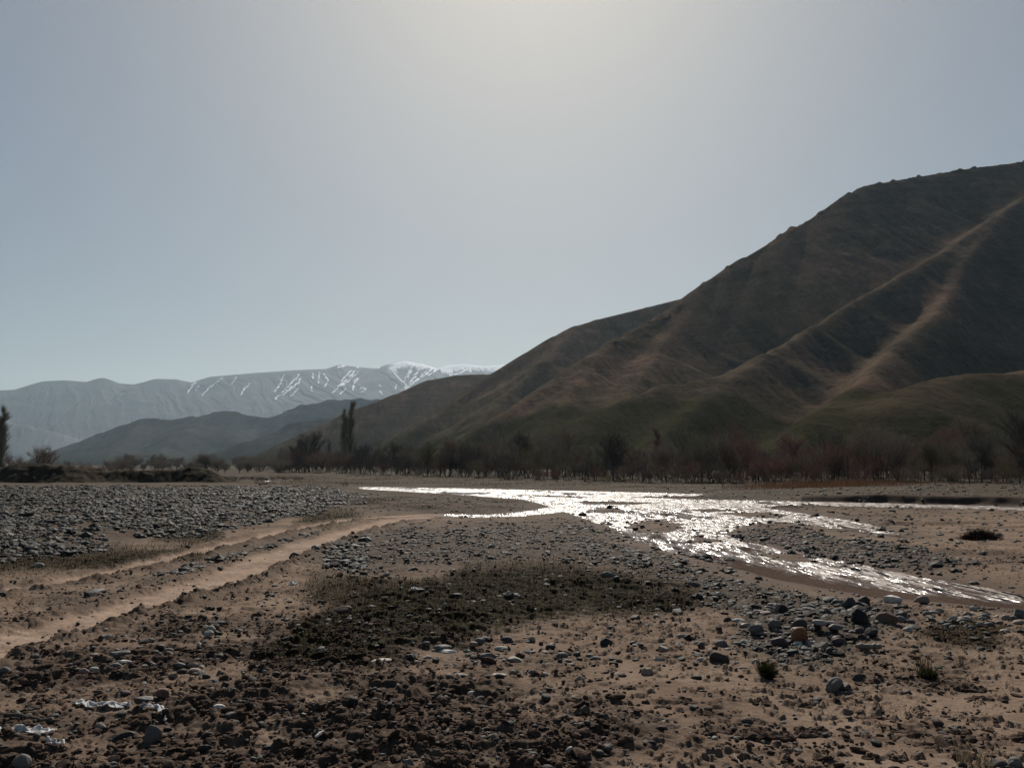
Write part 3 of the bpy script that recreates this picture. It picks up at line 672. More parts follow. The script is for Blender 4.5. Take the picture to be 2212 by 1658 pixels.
# single stones: reading window, base x, base y, width, height there, colour, shape, label
WIN = {5: 0.0, 6: 593.8, 7: 1133.6, 8: 1563.3}
COLS = dict(grey=(.130,.120,.108), dark=(.05,.047,.045), black=(.022,.021,.021), pale=(.30,.28,.25), white=(.50,.48,.45), pink=(.22,.165,.145), red=(.14,.085,.07), orange=(.21,.105,.052), purple=(.085,.062,.064), tan=(.22,.185,.155), brown=(.12,.085,.066), blue=(.125,.122,.116))
ST = [
 (5,1100,1462,120,135,'grey','b','large grey block stone with a flat pale top beside the white plastic'),
 (5,730,1392,78,76,'tan','r','round tan cobble just below the long white plastic scrap'),
 (5,915,1442,150,62,'dark','r','dark flat cobble left of the grey block stone'),
 (5,140,1652,150,100,'grey','r','smooth grey boulder in the bottom left corner'),
 (5,28,958,80,56,'blue','r','blue grey cobble at the left edge below the wheel rut'),
 (5,1040,642,112,42,'dark','r','dark rounded stone lying against the edge of the near wheel rut'),
 (5,880,826,155,42,'blue','b','long bluish slab below the near wheel rut'),
 (5,640,874,100,40,'grey','r','grey cobble left of the pale flat stone below the rut'),
 (5,893,882,112,26,'white','b','thin pale flat stone below the long bluish slab'),
 (5,835,936,112,60,'grey','r','grey cobble under the thin pale flat stone'),
 (5,1320,908,82,38,'blue','r','small bluish domed cobble right of the thin pale stone'),
 (5,1410,966,104,60,'pink','b','pinkish angular stone next to the bluish domed cobble'),
 (5,1180,1126,112,62,'red','b','reddish angular stone above the white plastic'),
 (5,1055,1162,152,38,'blue','b','long grey slab touching the reddish angular stone'),
 (5,1604,1218,96,34,'white','b','white wedge shaped stone on the dark mud'),
 (5,1560,1034,92,42,'grey','r','grey cobble on the dark mud above the white wedge stone'),
 (5,1600,604,124,36,'dark','b','long dark stone among pale chips beside the near rut'),
 (5,1342,588,72,26,'white','b','pale chip left of the long dark stone by the rut'),
 (5,940,700,92,30,'pale','r','pale flat cobble under the dark rounded stone by the rut'),
 (5,775,704,92,32,'pale','b','pale flat stone at the foot of the rut edge, left of its twin'),
 (5,900,1114,100,40,'purple','r','dark purple cobble left of the reddish angular stone'),
 (5,270,188,92,42,'pale','r','pale cobble on the green grass left of the track'),
 (5,1490,404,78,22,'white','b','white flat stone on the rim of the near rut'),
 (6,148,118,92,58,'black','b','black stone standing on the far rim of the near rut'),
 (6,500,512,122,54,'brown','r','brown cobble on bare soil at the left end of the mossy patch'),
 (6,110,832,140,46,'grey','r','grey domed stone at the left edge of the dark mossy ground'),
 (6,780,882,152,38,'pale','r','long pale domed stone in the middle of the dark mud'),
 (6,1056,884,72,28,'pale','r','small pale cobble right of the long pale domed stone'),
 (6,1262,814,122,20,'white','b','thin white slab below the mossy patch'),
 (6,1225,780,142,36,'grey','r','flat grey stone just above the thin white slab'),
 (6,1456,752,72,32,'pink','r','small pinkish stone at the lower edge of the mossy patch'),
 (6,1660,796,104,44,'pale','r','pale rounded stone below the dark cobble of the mossy edge'),
 (6,1700,734,104,48,'dark','r','dark domed cobble at the lower edge of the mossy patch'),
 (6,1565,856,134,52,'blue','b','blue grey wedge stone left of the sandy strip'),
 (6,1755,866,112,34,'pale','b','pale slab on the sandy strip right of the blue grey wedge'),
 (6,2112,842,104,46,'grey','r','grey domed cobble alone on the light soil in the middle'),
 (6,1362,984,122,28,'grey','r','low grey stone at the left end of the sandy strip'),
 (6,1655,980,112,22,'pale','b','thin pale stone on the near side of the sandy strip'),
 (6,1440,1126,52,42,'white','r','white pebble below the sandy strip'),
 (6,2172,1526,66,44,'pale','r','pale oval pebble on the bare sand at the bottom centre'),
 (6,975,1652,112,76,'grey','b','grey pointed stone at the bottom edge of the dark mud'),
 (6,1456,444,82,22,'pale','b','pale sliver of stone in the moss right of the white scrap'),
 (7,898,974,88,66,'tan','r','tan upright cobble on the light soil right of the grey domed cobble'),
 (7,982,870,82,32,'pale','r','pale oval stone above the tan upright cobble'),
 (7,600,264,94,58,'blue','r','bluish boulder at the far edge of the mossy patch'),
 (7,690,984,112,38,'purple','r','purple flat cobble left of the tan upright cobble'),
 (7,1442,764,92,52,'grey','r','grey cobble at the left foot of the stone heap'),
 (7,1300,874,84,42,'pale','r','pale cobble left of the dark rock below the heap'),
 (7,1445,886,134,84,'dark','b','dark rock with a pale top below the left of the stone heap'),
 (7,1700,656,134,72,'grey','r','broad grey cobble on the left flank of the stone heap'),
 (7,1760,545,110,48,'pink','b','pinkish slab left of the black boulder of the heap'),
 (7,1490,586,56,42,'dark','r','small dark cobble on the soil left of the stone heap'),
 (7,1892,556,124,108,'black','r','black boulder on the left top of the stone heap'),
 (7,2032,626,114,76,'dark','r','dark grey cobble behind the orange stone of the heap'),
 (7,2022,716,118,98,'orange','r','round orange brown stone in the stone heap'),
 (7,1884,766,112,84,'purple','b','dull purple rock left of the orange stone'),
 (7,2012,756,74,34,'white','b','pale flake leaning under the orange stone'),
 (7,1632,1326,84,48,'purple','b','dark block lying alone on the bare sand'),
 (7,335,1538,68,42,'pale','r','pale round pebble on the crumbly soil at the bottom'),
 (8,1002,606,130,130,'black','r','largest black boulder in the middle of the stone heap'),
 (8,930,500,110,110,'dark','b','dark angular rock at the top of the heap beside the water'),
 (8,1030,470,90,84,'dark','b','blocky dark rock behind the black boulder at the water edge'),
 (8,1196,606,150,118,'brown','b','brown pointed rock at the right of the stone heap'),
 (8,1296,594,104,62,'grey','r','grey cobble leaning on the brown pointed rock'),
 (8,1472,440,96,54,'pink','r','pinkish round cobble at the brim of the brown water'),
 (8,1244,430,126,50,'white','b','pale slanting slab at the brim of the brown water'),
 (8,840,558,66,44,'pale','r','pale small cobble between the black boulders'),
 (8,1365,656,84,42,'pale','r','pale oval cobble right below the grey leaning cobble'),
 (8,803,826,104,72,'dark','r','dark cobble at the lower edge of the stone heap'),
 (8,820,1086,144,104,'grey','r','largest grey cobble of the small cluster on the sand'),
 (8,992,1026,112,72,'dark','b','dark rock at the right of the small cluster on the sand'),
 (8,912,1092,84,82,'purple','b','purple rock in front of the small cluster on the sand'),
 (8,1835,498,66,34,'pale','r','pale cobble on the pebbly shore right of the heap'),
 (8,1922,540,66,40,'grey','r','grey cobble on the pebbly shore near the right edge'),
 (8,2080,566,84,44,'tan','r','tan cobble on the pebbly shore beside the right edge boulder'),
 (8,2172,546,94,72,'grey','b','grey boulder on the pebbly shore at the right edge'),
 (8,2010,1650,154,70,'grey','b','flat grey rock in the bottom right corner'),
 (8,2152,1656,104,92,'blue','r','blue grey round rock at the far bottom right corner'),
 (8,1020,140,72,40,'white','r','bright wet stone on the slope of the sand bar'),
 (8,1860,152,66,26,'brown','b','small brown rock on the pale top of the sand bar'),
]
def stone_obj(name, x, y, wpx, hpx, colr, shape, label, group=None, seed=0, smooth=True, mat='stone', cat='stone'):
    X, Y = gp(x, y); z, _ = terrain(np.array([X]), np.array([Y])); z = float(z[0])
    # slide along the view ray to the real surface height
    X, Y = gp(x, y, z)
    sl = Y / FO; w = wpx * sl; h = max(hpx * sl * 1.02, .25 * w * .6)
    dep = max(w * .62, h * .8)
    hh = max(h - .25 * dep * EYE / Y, .2 * w)
    V, F = lump(3, seed, .13 if shape == 'r' else .17, 1 if shape == 'r' else 9)
    if shape == 'b': V = V * 1.12
    V = V * np.array([w / 2, dep / 2, hh * .62])
    V[:, 2] += hh * .30
    c = np.array(COLS[colr]) if isinstance(colr, str) else np.array(colr)
    me = make_mesh(name, V, F, M[mat], smooth, dict(tint=np.tile(c, (len(V), 1))))
    o = obj(name, me, None, (X, Y + dep * .3, z - .01), rng.uniform(-.35, .35) if shape == 'r' else rng.uniform(-.2, .2))
    return tag(o, label, cat, group)
for i, (wn_, x, y, w, h, c, s, lb) in enumerate(ST):
    stone_obj('stone', WIN[wn_] + x * .29404, 1170.3 + y * .29404, w * .29404, h * .29404, c, s, lb, 'stones standing out on the riverbed', 1000 + i)
# further cobbles of the heap, the shore and the mud: look-alikes share a label
def cobbles(n, poly, cols, wr, label, group, seed):
    r = np.random.default_rng(seed); P = np.array(poly); k = 0
    while k < n:
        x, y = r.uniform(P[:, 0].min(), P[:, 0].max()), r.uniform(P[:, 1].min(), P[:, 1].max())
        if not inside(np.array([x]), np.array([y]), poly)[0]: continue
        w = r.uniform(*wr)
        stone_obj('cobble', x, y, w, w * r.uniform(.32, .6), cols[r.integers(len(cols))], 'r' if r.uniform() < .65 else 'b', label, group, seed * 50 + k, True, 'stone', 'cobble'); k += 1
HEAP = [(1600,1330),(1700,1300),(1850,1290),(1960,1310),(1975,1350),(1900,1392),(1760,1400),(1640,1400),(1570,1385)]
cobbles(60, HEAP, ['grey','dark','pale','blue','purple','pink'], (14, 34), 'fist sized cobble packed in the stone heap by the water', 'cobbles of the stone heap', 71)
cobbles(34, [(1960,1318),(2211,1335),(2211,1370),(2080,1360),(1965,1345)], ['grey','pale','blue','tan'], (11, 26), 'grey cobble on the pebbly shore right of the heap', 'cobbles on the near shore', 72)
cobbles(34, [(150,1380),(320,1330),(480,1345),(520,1420),(430,1510),(230,1480),(60,1450)], ['grey','pale','blue','pink','dark'], (10, 26), 'flat cobble bedded in the soil below the near wheel rut', 'cobbles below the wheel rut', 73)
cobbles(26, [(900,1390),(1130,1375),(1330,1420),(1280,1470),(1040,1450),(920,1425)], ['grey','pale','tan','blue'], (9, 24), 'pale cobble along the sandy strip under the mossy patch', 'cobbles on the sandy strip', 74)
cobbles(22, [(1440,1360),(1600,1380),(1700,1440),(1560,1460),(1420,1430)], ['grey','pale','purple','tan'], (9, 22), 'cobble on the light soil left of the stone heap', 'cobbles on the light soil', 75)
cobbles(30, [(600,1470),(1000,1440),(1250,1500),(1150,1640),(700,1640),(480,1560)], ['grey','brown','pale','dark'], (7, 16), 'small stone half sunk in the dark mud', 'stones in the dark mud', 76)

# long dried mud ridges on the bare sand
MR_ = [(7,720,1280,170,52),(7,1000,1215,150,40),(7,1190,1190,200,70),(7,980,1290,170,36),(7,1560,1170,140,40),(8,280,1180,140,36),(8,600,1210,230,60),(8,370,1460,420,62),(8,1160,1305,190,44),(8,960,1300,150,34),(8,1380,1420,230,52),(8,650,1425,360,26),(8,890,1400,140,50),(8,1830,1090,260,70),(8,1900,1165,240,52),(8,920,1160,160,46),(8,1080,1160,180,36),(8,120,1600,110,80),(8,485,1600,90,60),(8,1280,1600,190,70),(8,1100,1580,150,60),(8,900,1570,130,56),(7,560,1510,210,40),(7,1260,1510,170,36),(6,2010,1260,210,60),(6,900,1300,170,50),(6,560,1640,240,90),(6,1700,1600,200,60)]
for i, (wn_, x, y, w, h) in enumerate(MR_):
    X0, Y0 = WIN[wn_] + x * .29404, 1170.3 + y * .29404
    o = stone_obj('mud_clod', X0, Y0, w * .27, h * .24, (.1, .07, .055), 'b', 'dark lumpy clod of dried mud lying on the bare sand' if wn_ > 6 else 'long dark mud clod in the trampled mud', 'clods of dried mud', 3000 + i, False, 'clod', 'mud clod')
    me = o.data; n = len(me.vertices); a = np.empty(n * 3, f32); me.vertices.foreach_get('co', a); a = a.reshape(-1, 3)
    s = a[:, 0].max() + 1e-6
    a[:, 2] *= np.clip(.75 + .5 * pn(a[:, 0] / .035, a[:, 1] / .035, i), .2, 1.3); a[:, :2] *= (1 + .25 * pn(a[:, 0] / .04, a[:, 2] / .03, i + 9))[:, None]
    me.vertices.foreach_set('co', np.ascontiguousarray(a).ravel()); me.update()

# ------------------------------------------------------------------ plastic scraps, driftwood, sticks
def gaussz(z):
    k = np.ones(21) / 21; return np.convolve(np.pad(z, 10, 'edge'), k, 'valid')
def scrap(pts, width, label, seed):
    # crumpled strip of film following the readings pts
    W3 = []
    for x, y in pts:
        X, Y = gp(x, y); z, _ = terrain(np.array([X]), np.array([Y])); W3.append((X, Y, float(z[0])))
    W3 = np.array(W3); n, mm = 110, 22
    t = np.linspace(0, len(W3) - 1, n); i = np.clip(t.astype(int), 0, len(W3) - 2); f = (t - i)[:, None]
    C = W3[i] * (1 - f) + W3[i + 1] * f
    s = np.linspace(-1, 1, mm)
    tt, sg = np.meshgrid(t, s, indexing='ij')
    wd = width * (.65 + .5 * pn(tt * 1.3, tt * 0, seed)) * np.clip(np.minimum(tt, len(W3) - 1 - tt) * 4 + .35, 0, 1)
    X = C[:, 0][:, None] + .012 * pn(tt * 3, sg * 1.2, seed + 1); Y = C[:, 1][:, None] + sg * wd * 1.3 + .02 * pn(tt * 2, sg * 1.2, seed + 2)
    Z = gaussz(C[:, 2])[:, None] + .012 + .035 * np.clip(pn(tt * 1.6, sg * 1.1 + tt * .5, seed + 3) + .25, 0, 1) * (1 - sg * sg * .6) + .005 * np.abs(pn(tt * 3 + sg, sg * 1.6 - tt, seed + 4))
    V = np.stack([X.ravel(), Y.ravel(), Z.ravel()], 1); o0 = V.mean(0)
    lo = V.copy(); lo[:, 2] -= .004
    A = grid_faces(n, mm); V2 = np.concatenate([V, lo]) - o0
    o = obj('plastic_scrap', make_mesh('plastic_scrap', V2, np.concatenate([A, A[:, ::-1] + len(V)]), M['plastic'], True), None, tuple(o0))
    tag(o, label, 'plastic litter', 'plastic litter on the mud')
def r5(*p): return [(x * .29404, 1170.3 + y * .29404) for x, y in p]
def r6(*p): return [(593.8 + x * .29404, 1170.3 + y * .29404) for x, y in p]
scrap(r5((530,1205),(600,1200),(680,1240),(780,1245),(880,1242),(955,1235)), .045, 'long crumpled white plastic scrap lying at lower left', 11)
scrap(r5((1030,1245),(1110,1235),(1180,1240),(1215,1290),(1215,1335)), .035, 'white plastic scrap bent around the grey block stone', 12)
scrap(r5((-20,1395),(60,1410),(140,1400),(230,1415),(330,1425),(400,1440)), .05, 'shiny white plastic scrap at the left edge near the sticks', 13)
scrap(r5((340,1490),(400,1510),(455,1520)), .03, 'small white plastic shred below the left edge scrap', 14)
scrap(r6((1000,392),(1040,388),(1090,385)), .06, 'white plastic scrap caught in the green moss', 15)
scrap(r6((95,328),(130,324),(170,322)), .06, 'small white scrap on the soil right of the near rut', 16)

def tube_geo(P, R, n=6):
    P = np.asarray(P, float); m = len(P); V = []
    for i in range(m):
        d = P[min(i + 1, m - 1)] - P[max(i - 1, 0)]; d = d / (np.linalg.norm(d) + 1e-9)
        a = np.cross(d, (0, 0, 1) if abs(d[2]) < .9 else (1, 0, 0)); a /= np.linalg.norm(a); b = np.cross(d, a)
        for k in range(n):
            th = 2 * math.pi * k / n; V.append(P[i] + R[i] * (math.cos(th) * a + math.sin(th) * b))
    F = []
    for i in range(m - 1):
        for k in range(n): F.append((i * n + k, i * n + (k + 1) % n, (i + 1) * n + (k + 1) % n, (i + 1) * n + k))
    return np.array(V), np.array(F)
def stick(name, p, q, r, label, mat='wood', group=None, lift=.012):
    A = []
    for x, y in (p, q):
        X, Y = gp(x, y); z, _ = terrain(np.array([X]), np.array([Y])); A.append((X, Y, float(z[0]) + lift + r))
    A = np.array(A); n = 14; t = np.linspace(0, 1, n)[:, None]
    P = A[0] * (1 - t) + A[1] * t; L = np.linalg.norm(A[1] - A[0])
    P = P + rng.normal(0, 1, (n, 3)) * L * .012; o0 = P.mean(0)
    R = r * (1 + .2 * rng.normal(size=n)); R[0] *= .5; R[-1] *= .35
    V, F = tube_geo(P - o0, R, 7)
    return tag(obj(name, make_mesh(name, V, F, M[mat], True), None, tuple(o0)), label, 'stick' if name == 'stick' else 'driftwood', group)
def r8p(x, y): return 1563.3 + x * .29404, 1170.3 + y * .29404
stick('driftwood_log', r8p(965, 800), r8p(1165, 800), .024, 'pale driftwood log lying below the stone heap')
stick('stick', *r5((50,1282),(295,1250)), .008, 'upper bare stick at the left edge above the shiny plastic', 'bark', 'sticks at lower left')
stick('stick', *r5((40,1338),(430,1358)), .010, 'longer bare stick just above the shiny plastic scrap', 'bark', 'sticks at lower left')
stick('stick', r8p(405, 1085), r8p(630, 1092), .004, 'thin pale straw left of the small cluster of cobbles', 'wood', 'straws on the sand')
stick('stick', r8p(850, 1105), r8p(1060, 1120), .004, 'thin pale straw in front of the small cluster of cobbles', 'wood', 'straws on the sand')
stick('stick', *r6((295,1488),(358,1450)), .008, 'short white stick on the dark mud at the bottom', 'plastic')
stick('stick', r8p(70, 1580), r8p(130, 1656), .004, 'slanting straw at the bottom edge of the sand', 'wood', 'straws on the sand')

# ------------------------------------------------------------------ grass
def blades(X, Y, Z, H, Wd, tint, lean=.5):
    n = len(X); a = rng.uniform(0, 6.283, n); la = rng.uniform(0, 6.283, n); l = np.abs(rng.normal(0, lean, n)) * H
    dx, dy = np.cos(a) * Wd / 2, np.sin(a) * Wd / 2; bx, by = np.cos(la) * l, np.sin(la) * l
    mx, my = X + bx * .35, Y + by * .35
    V = np.stack([np.stack([X - dx, Y - dy, Z], 1), np.stack([X + dx, Y + dy, Z], 1), np.stack([mx + dx * .7, my + dy * .7, Z + H * .6], 1), np.stack([mx - dx * .7, my - dy * .7, Z + H * .6], 1), np.stack([X + bx, Y + by, Z + H], 1)], 1).reshape(-1, 3)
    b = (np.arange(n) * 5)[:, None]
    F = np.concatenate([b + np.array([[0, 1, 2]]), b + np.array([[0, 2, 3]]), b + np.array([[3, 2, 4]])])
    return V, F, np.repeat(tint, 5, 0)
def gcol(n, pal):
    p = np.array(pal); return p[rng.integers(0, len(p), n)] * rng.uniform(.5, 1.2, (n, 1))
OLIVE = [(.024,.030,.008),(.034,.037,.011),(.040,.036,.016),(.018,.017,.008)]
DRY = [(.16,.125,.085),(.12,.09,.06),(.20,.165,.12),(.07,.05,.034)]
X, Y = sample_world(150000, 5, 40, -.64, .62, .3)
z, m = terrain(X, Y)
k = rng.uniform(0, 1, len(X)) < np.clip(m['mossd'] * .55 + m['green'] * .9, 0, 1) * (m['dR'] > .2) * (1 - m['track'])
X, Y, z, mo = X[k], Y[k], z[k], m['mossd'][k]
t = np.where((rng.uniform(0, 1, len(X)) < .45 + .3 * mo)[:, None], gcol(len(X), [(.026,.018,.011),(.020,.017,.008),(.040,.028,.018)]), gcol(len(X), OLIVE))
V, F, T = blades(X, Y, z, rng.uniform(.015, .05, len(X)) * (1 + Y / 40), .0035 * (1 + Y / 9), t)
tag(obj('grass', make_mesh('grass', V, F, M['grass'], False, dict(tint=T))), 'short olive grass and moss in patches on the riverbed', 'grass', kind='stuff')
X, Y = sample_world(40000, 4.2, 16, -.64, .64, .4)
z, m = terrain(X, Y); cl = fbm(X / 1.2, Y / 1.2, 2, 131)
right = ss(1750, 2200, m['px']) * ss(1330, 1450, m['py'])
k = rng.uniform(0, 1, len(X)) < np.clip(ss(.0, .4, cl) * .22 + right * .25, 0, 1) * (m['dR'] > .3) * (1 - m['track'])
X, Y, z = X[k], Y[k], z[k]
V, F, T = blades(X, Y, z, rng.uniform(.012, .05, len(X)), .0028, gcol(len(X), DRY), 1.1)
tag(obj('dry_grass', make_mesh('dry_grass', V, F, M['grass'], False, dict(tint=T))), 'dry straw coloured stalks sprinkled over the soil', 'dry grass', kind='stuff')
# orange-brown reeds at the foot of the red shrubs on the far bank
g_ = np.array(gp(np.clip(rng.normal(1790, 95, 14000), 1560, 2080), rng.uniform(1047, 1060, 14000))); X, Y = g_; z, m = terrain(X, Y)
V, F, T = blades(X, Y, z, rng.uniform(.05, .42, len(X)) * (.5 + .6 * np.clip(fbm(X / 1.5, Y / 1.5, 2, 77) + .5, 0, 1.3)), .012, gcol(len(X), [(.10,.055,.032),(.13,.07,.04),(.075,.045,.03)]), .3)
tag(obj('dry_reeds', make_mesh('dry_reeds', V, F, M['grass'], False, dict(tint=T))), 'rusty brown dry grass below the red shrubs across the river', 'dry grass', kind='stuff')
X, Y = sample_world(70000, 58, 120, -.30, .66, 1); z, m = terrain(X, Y)
k = rng.uniform(0, 1, len(X)) < ss(-.15, .35, fbm(X / 6, Y / 4, 3, 141)) * (m['dR'] > 2.0)
X, Y, z = X[k], Y[k], z[k]
V, F, T = blades(X, Y, z, rng.uniform(.06, .22, len(X)), .016, gcol(len(X), [(.05,.044,.026),(.065,.052,.034),(.035,.03,.02)]), .4)
tag(obj('bank_grass', make_mesh('bank_grass', V, F, M['grass'], False, dict(tint=T))), 'withered grass covering the far bank under the trees', 'dry grass', kind='stuff')

def tuft(x, y, wpx, hpx, n, pal, label, seed, wd=.004, lean=.7, cat='grass tuft', name='grass_tuft'):
    X0, Y0 = gp(x, y); z0 = float(terrain(np.array([X0]), np.array([Y0]))[0][0]); sl = Y0 / FO
    r = wpx * sl / 2; H = hpx * sl
    a = rng.uniform(0, 6.283, n); q = np.sqrt(rng.uniform(0, 1, n)) * r * .55
    X, Y = np.cos(a) * q, np.sin(a) * q
    V, F, T = blades(X, Y, np.zeros(n), H * rng.uniform(.35, 1.0, n), wd, gcol(n, pal), lean)
    o = obj(name, make_mesh(name, V, F, M['grass'], False, dict(tint=T)), None, (X0, Y0, z0 - .005))
    return tag(o, label, cat)
tuft(1563 + 315 * .294, 1170 + 1000 * .294, 46, 42, 900, [(.016,.020,.008),(.024,.026,.011)], 'dark green grass tuft just below the stone heap', 1)
tuft(1563 + 1495 * .294, 1170 + 995 * .294, 52, 30, 700, [(.016,.022,.008),(.03,.034,.014)], 'dark grass tuft with tall stalks on the sand at right', 2)
tuft(1563 + 1470 * .294, 1170 + 965 * .294, 60, 62, 40, [(.06,.04,.028),(.09,.06,.04)], 'spray of dry brown stalks rising behind the right grass tuft', 3, .006, .35, 'dry stalks', 'dry_stalks')
tuft(1563 + 1745 * .294, 1170 + 890 * .294, 26, 30, 14, [(.06,.04,.028)], 'small forked dry stalk right of the grass tuft', 4, .006, .4, 'dry stalks', 'dry_stalks')
tuft(1563 + 1790 * .294, 1170 + 1640 * .294, 70, 66, 60, [(.14,.11,.07),(.2,.16,.11)], 'straw coloured stalks at the bottom edge on the right', 5, .004, .5, 'dry stalks', 'dry_stalks')
tuft(1563 + 1920 * .294, 1170 + 1650 * .294, 60, 60, 40, [(.14,.11,.07),(.09,.07,.045)], 'straw coloured stalks near the bottom right corner', 6, .004, .5, 'dry stalks', 'dry_stalks')

# ------------------------------------------------------------------ trees and shrubs
def tree_geo(kind, seed, H):
    r = np.random.default_rng(seed); TV, TF, to = [], [], 0; tips = []
    def limb(P, R):
        nonlocal to
        V, F = tube_geo(P, R, 6); TV.append(V); TF.append(F + to); to += len(V)
    def grow(p, d, L, R, depth):
        n = 5; P = [p]; dd = d.copy()
        for i in range(n):
            dd = dd + r.normal(0, .11, 3) + np.array([0, 0, .05]); dd /= np.linalg.norm(dd); P.append(P[-1] + dd * L / n)
        limb(P, np.linspace(R, R * .5, n + 1)); P = np.array(P)
        tips.append((P, L, depth))
        if depth == 0: return
        nb = {'poplar': 4, 'round': 5, 'shrub': 4}[kind]
        for k in range(nb):
            f = r.uniform(.3, 1.0); i = min(int(f * n), n - 1); q = P[i] + (P[i + 1] - P[i]) * (f * n - i)
            a = r.uniform(0, 6.283); sp_ = {'poplar': .32, 'round': .85, 'shrub': .6}[kind]
            nd = dd + sp_ * np.array([math.cos(a), math.sin(a), r.uniform(-.1, .4)]); nd /= np.linalg.norm(nd)
            grow(q, nd, L * r.uniform(.5, .75), R * .45, depth - 1)
    if kind == 'poplar':
        P = np.array([(r.normal(0, .006) * H * t, r.normal(0, .006) * H * t, H * .97 * t) for t in np.linspace(0, 1, 9)])
        limb(P, np.linspace(.014 * H, .003 * H, 9))
        for k in range(46):
            t = r.uniform(.05, .93); a = r.uniform(0, 6.283); q = np.array([np.interp(t * 8, range(9), P[:, 0]), np.interp(t * 8, range(9), P[:, 1]), H * .97 * t])
            nd = np.array([math.cos(a) * .34, math.sin(a) * .34, 1.0]); nd /= np.linalg.norm(nd)
            grow(q, nd, H * .2 * (1.06 - .93 * t) * r.uniform(.7, 1.2), .006 * H * (1.1 - t), 1)
    elif kind == 'round':
        P = np.array([(r.normal(0, .012) * H, r.normal(0, .012) * H, H * .52 * t) for t in np.linspace(0, 1, 5)]); P[0, :2] = 0
        limb(P, np.linspace(.022 * H, .012 * H, 5))
        for k in range(13):
            a = 2.4 * k + r.uniform(-.4, .4); f = .22 + .78 * k / 12; nd = np.array([math.cos(a) * .7, math.sin(a) * .7, r.uniform(.4, 1.0) + .5 * f]); nd /= np.linalg.norm(nd)
            q = np.array([np.interp(f * 4, range(5), P[:, 0]), np.interp(f * 4, range(5), P[:, 1]), f * .52 * H])
            grow(q, nd, H * r.uniform(.26, .42), .009 * H, 2)
    else:
        for k in range(11):
            a = r.uniform(0, 6.283); q = r.uniform(0, .12) * H; nd = np.array([math.cos(a) * .5, math.sin(a) * .5, r.uniform(.7, 1.4)]); nd /= np.linalg.norm(nd)
            grow(np.array([math.cos(a) * q, math.sin(a) * q, 0]), nd, H * r.uniform(.42, .68), .007 * H, 2)
    # twigs
    S, E = [], []
    per = {'poplar': 18, 'round': 18, 'shrub': 22}[kind]
    for P, L, depth in tips:
        for _ in range(per if depth < 2 else 3):
            f = r.uniform(.15, 1) * (len(P) - 1.001); i = int(f); q = P[i] + (P[i + 1] - P[i]) * (f - i)
            d = (P[-1] - P[0]); d /= np.linalg.norm(d) + 1e-9
            d = d + r.normal(0, .55 if kind != 'poplar' else .3, 3) + np.array([0, 0, .35]); d /= np.linalg.norm(d)
            l = H * r.uniform(.05, .13); S.append(q); E.append(q + d * l)
            e2 = q + d * l * .5; d2 = d + r.normal(0, .5, 3); d2 /= np.linalg.norm(d2); S.append(e2); E.append(e2 + d2 * l * .6)
    S, E = np.array(S), np.array(E); n = len(S)
    D = E - S; A = np.cross(D, r.normal(size=(n, 3))); A /= np.linalg.norm(A, axis=1)[:, None] + 1e-9
    B = np.cross(D, A); B /= np.linalg.norm(B, axis=1)[:, None] + 1e-9
    w = H * .0007 * r.uniform(.7, 1.4, n)[:, None]
    V = np.stack([S + A * w, S - A * w * .5 + B * w * .87, S - A * w * .5 - B * w * .87, E], 1).reshape(-1, 3)
    b = (np.arange(n) * 4)[:, None]
    F = np.concatenate([b + np.array([[0, 1, 3]]), b + np.array([[1, 2, 3]]), b + np.array([[2, 0, 3]])])
    zt = np.concatenate(TV)
    return zt, np.concatenate(TF), V, F
TINTS = dict(grey=(.235,.210,.170), dark=(.11,.10,.085), red=(.22,.125,.105), olive=(.200,.185,.115), brown=(.23,.175,.135), yellow=(.24,.21,.09))
PROTO = {}
def tree(kind, var, tint, x, y_top, Y, name, label, cat, group=None, xw=1.0, base_z=None, px_base=None):
    X, _, _ = at(x, 1000, Y)
    z = float(terrain(np.array([X]), np.array([Y]))[0][0]) if base_z is None else base_z
    zt = at(x, y_top, Y)[2]; H = max(zt - z, .5)
    key = (kind, var, tint)
    if key not in PROTO:
        TV, TF, CV, CF = tree_geo(kind, 40 + var * 7 + len(kind), 1.0)
        top = CV[:, 2].max(); TV = TV / top; CV = CV / top
        r = np.random.default_rng(var); c = np.array(TINTS[tint]) * r.uniform(.7, 1.35, (len(CV) // 4, 1))
        PROTO[key] = (make_mesh('trunk', TV, TF, M['bark'], True), make_mesh('crown', CV, CF, M['twig'], False, dict(tint=np.repeat(c, 4, 0))))
    tm, cm = PROTO[key]
    e = empty(name, (X, Y, z - .05), rng.uniform(0, 6.28)); e.scale = (H * xw, H * xw, H)
    tag(e, label, cat, group)
    obj('trunk', tm, e); obj('crown', cm, e)
    return e
XB = [480, 560, 700, 850, 1000, 1200, 1500, 1800, 2211, 2300]; YB = [205, 190, 165, 118, 100, 86, 76, 66, 61, 60]
XT = [480, 560, 620, 700, 760, 850, 950, 1000, 1100, 1200, 1300, 1400, 1500, 1600, 1700, 1850, 2000, 2100, 2211, 2300]; YT = [990, 985, 955, 950, 940, 945, 940, 930, 912, 905, 915, 925, 905, 900, 925, 905, 905, 885, 860, 850]
ZN = [(560, 860, 'at the far end of the wood'), (860, 1180, 'in the wood below the blue hillside'), (1180, 1560, 'in the wood below the big hill'), (1560, 1960, 'in the wood among the red shrubs'), (1960, 2320, 'in the right end of the wood')]
r_ = np.random.default_rng(5)
def zone_of(x):
    for a, b, s in ZN:
        if a <= x < b: return s
    return ZN[-1][2]
KN = {'poplar': ('bare_poplar', 'slender bare poplar'), 'round': ('bare_tree', 'spreading bare tree'), 'shrub': ('bare_shrub', 'bushy bare shrub')}
